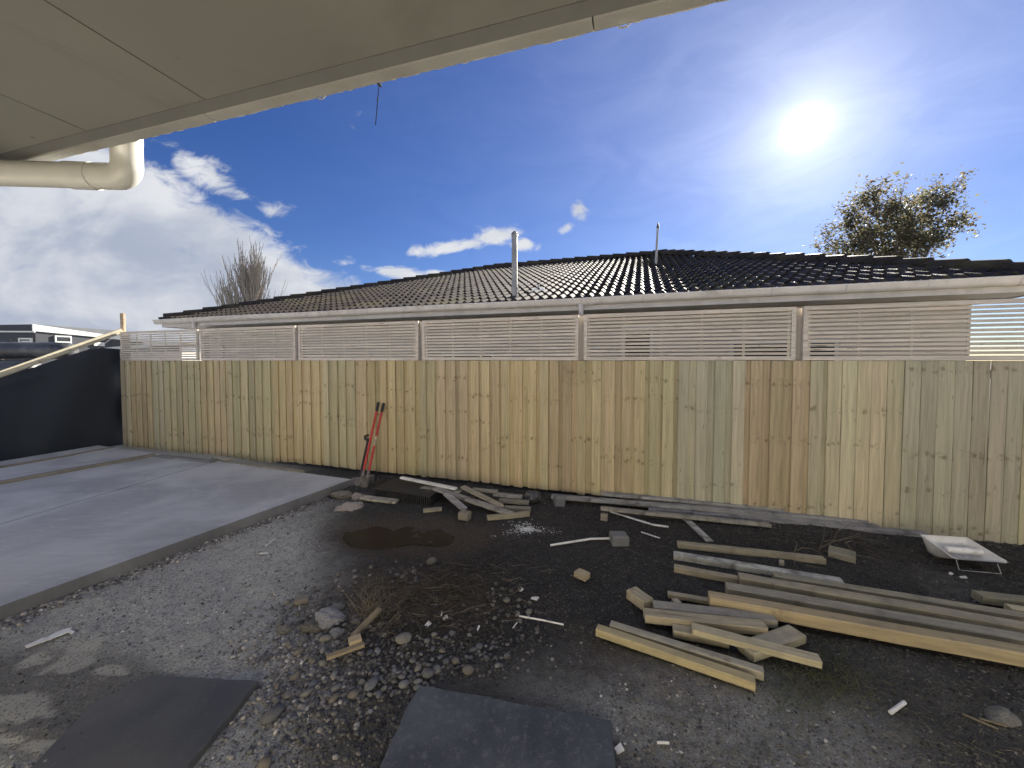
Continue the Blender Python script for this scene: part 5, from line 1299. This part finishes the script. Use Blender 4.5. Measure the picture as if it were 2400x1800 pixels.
# plaster spill
def powder(name, cx, cy, rx, ry, N, seed, label, rot=0):
    r_ = random.Random(seed); mb = MB()
    for _ in range(N):
        a = r_.uniform(0, 6.28); q_ = abs(r_.gauss(0, .42))*(1+.5*math.sin(a*3+1)); x = math.cos(a)*q_*rx; y = math.sin(a)*q_*ry
        px_, py_ = cx+x*math.cos(rot)-y*math.sin(rot), cy+x*math.sin(rot)+y*math.cos(rot)
        P_ = PZ(px_, py_, 0); z = ghs(P_.x, P_.y); s_ = (.0015+.0075*r_.random()**3)
        pts = [Vector((P_.x+math.cos(t)*s_*r_.uniform(.6, 1.3), P_.y+math.sin(t)*s_*r_.uniform(.6, 1.3), z+.002)) for t in (0, 1.26, 2.5, 3.8, 5.0)]
        mb.add(pts+[Vector((P_.x, P_.y, z+.002+s_*.6))], [(i, (i+1) % 5, 5) for i in range(5)])
    link(name, mb.mesh(name, M_CHALK), kind='stuff', label=label, category='spilt plaster')
powder('plaster_spill', 1235, 1238, 70, 17, 1500, 3, 'white plaster crumbs spilt in front of the middle heap')
# twigs heap and dead stalks
def strands(name, N, sampler, l0, l1, r0, r1, lift, mat, seed, label, cat, upright=0.0, n_=3, curve=.4):
    r_ = random.Random(seed); mb = MB()
    for _ in range(N):
        px_, py_ = sampler(r_); P_ = PZ(px_, py_, 0)
        if P_.y < 0 or P_.y > 7: continue
        z = ghs(P_.x, P_.y)+r_.random()*lift; L_ = r_.uniform(l0, l1); a = r_.uniform(0, 6.28)
        d = Vector((math.cos(a), math.sin(a), r_.uniform(-.05, .25)+upright*r_.uniform(.4, 1.6))).normalized(); p = Vector((P_.x, P_.y, z+.004)); pts = [p]
        for k_ in range(3):
            d = (d+Vector((r_.uniform(-1, 1), r_.uniform(-1, 1), r_.uniform(-.6, .2)))*curve*.5).normalized(); p = p+d*L_/3
            if p.z < ghs(p.x, p.y)+.002: p = Vector((p.x, p.y, ghs(p.x, p.y)+.003))
            pts.append(p)
        rr_ = r_.uniform(r0, r1); mb.tube(pts, [rr_, rr_*.9, rr_*.7, rr_*.3], n_, False)
    return link(name, mb.mesh(name, mat), kind='stuff', label=label, category=cat)
strands('twig_heap', 620, lambda r_: (r_.gauss(1080, 95), r_.gauss(1375, 36)), .04, .22, .0009, .0028, .04, M_TWIG, 5, 'low heap of dry brown twigs and roots behind the cobbles', 'twig heap', .1)
strands('twig_litter', 420, lambda r_: (r_.gauss(960, 120), r_.gauss(1440, 40)), .03, .16, .001, .0028, .015, M_TWIG, 6, 'scattered dry twigs between the cobbles and the heap', 'twigs', .05)
strands('dead_stalks', 260, lambda r_: (r_.gauss(868, 26), r_.gauss(1425, 24)), .06, .17, .0008, .0018, .01, M_STRAW, 7, 'pale dead weed stalks standing by the thin broken lath', 'weeds', .9)
strands('fence_foot_twigs', 520, lambda r_: (r_.uniform(1400, 2390), 0) if False else ((lambda x: (x, 1215+(x-1400)*.085+abs(r_.gauss(0, 26))))(r_.uniform(1400, 2400))), .05, .24, .0009, .0024, .02, M_TWIG, 8, 'dry twigs and vines along the foot of the fence', 'twigs', .12)
strands('vine_stems', 12, lambda r_: (r_.uniform(1850, 2000), r_.uniform(1270, 1340)), .25, .5, .0022, .0035, .05, M_STRAW, 9, 'thin dry vine stems arching over the tan batten end', 'vine', .7, 5, .9)
strands('weed_grass', 900, lambda r_: (r_.gauss(1915, 75), r_.gauss(1600, 40)), .02, .075, .0008, .0016, .004, M_WEED, 10, 'sparse green weeds growing by the end of the split board', 'weeds', 1.2)
strands('straw_litter', 800, lambda r_: (r_.uniform(1450, 2400), r_.uniform(1560, 1800)), .012, .06, .0006, .0014, .004, M_STRAW, 11, 'bits of straw strewn over the bottom right soil', 'straw', .0)
strands('weed_sprigs', 500, lambda r_: (r_.uniform(1500, 2350), r_.uniform(1590, 1790)), .015, .05, .0007, .0013, .004, M_WEED, 12, 'small green sprigs dotted over the bottom right soil', 'weeds', .9)
strands('soil_straw', 700, lambda r_: (r_.uniform(1150, 2350), r_.uniform(1260, 1420)), .012, .07, .0006, .0014, .004, M_TWIG, 13, 'bits of dry stalk strewn over the dark middle soil', 'straw', .0)
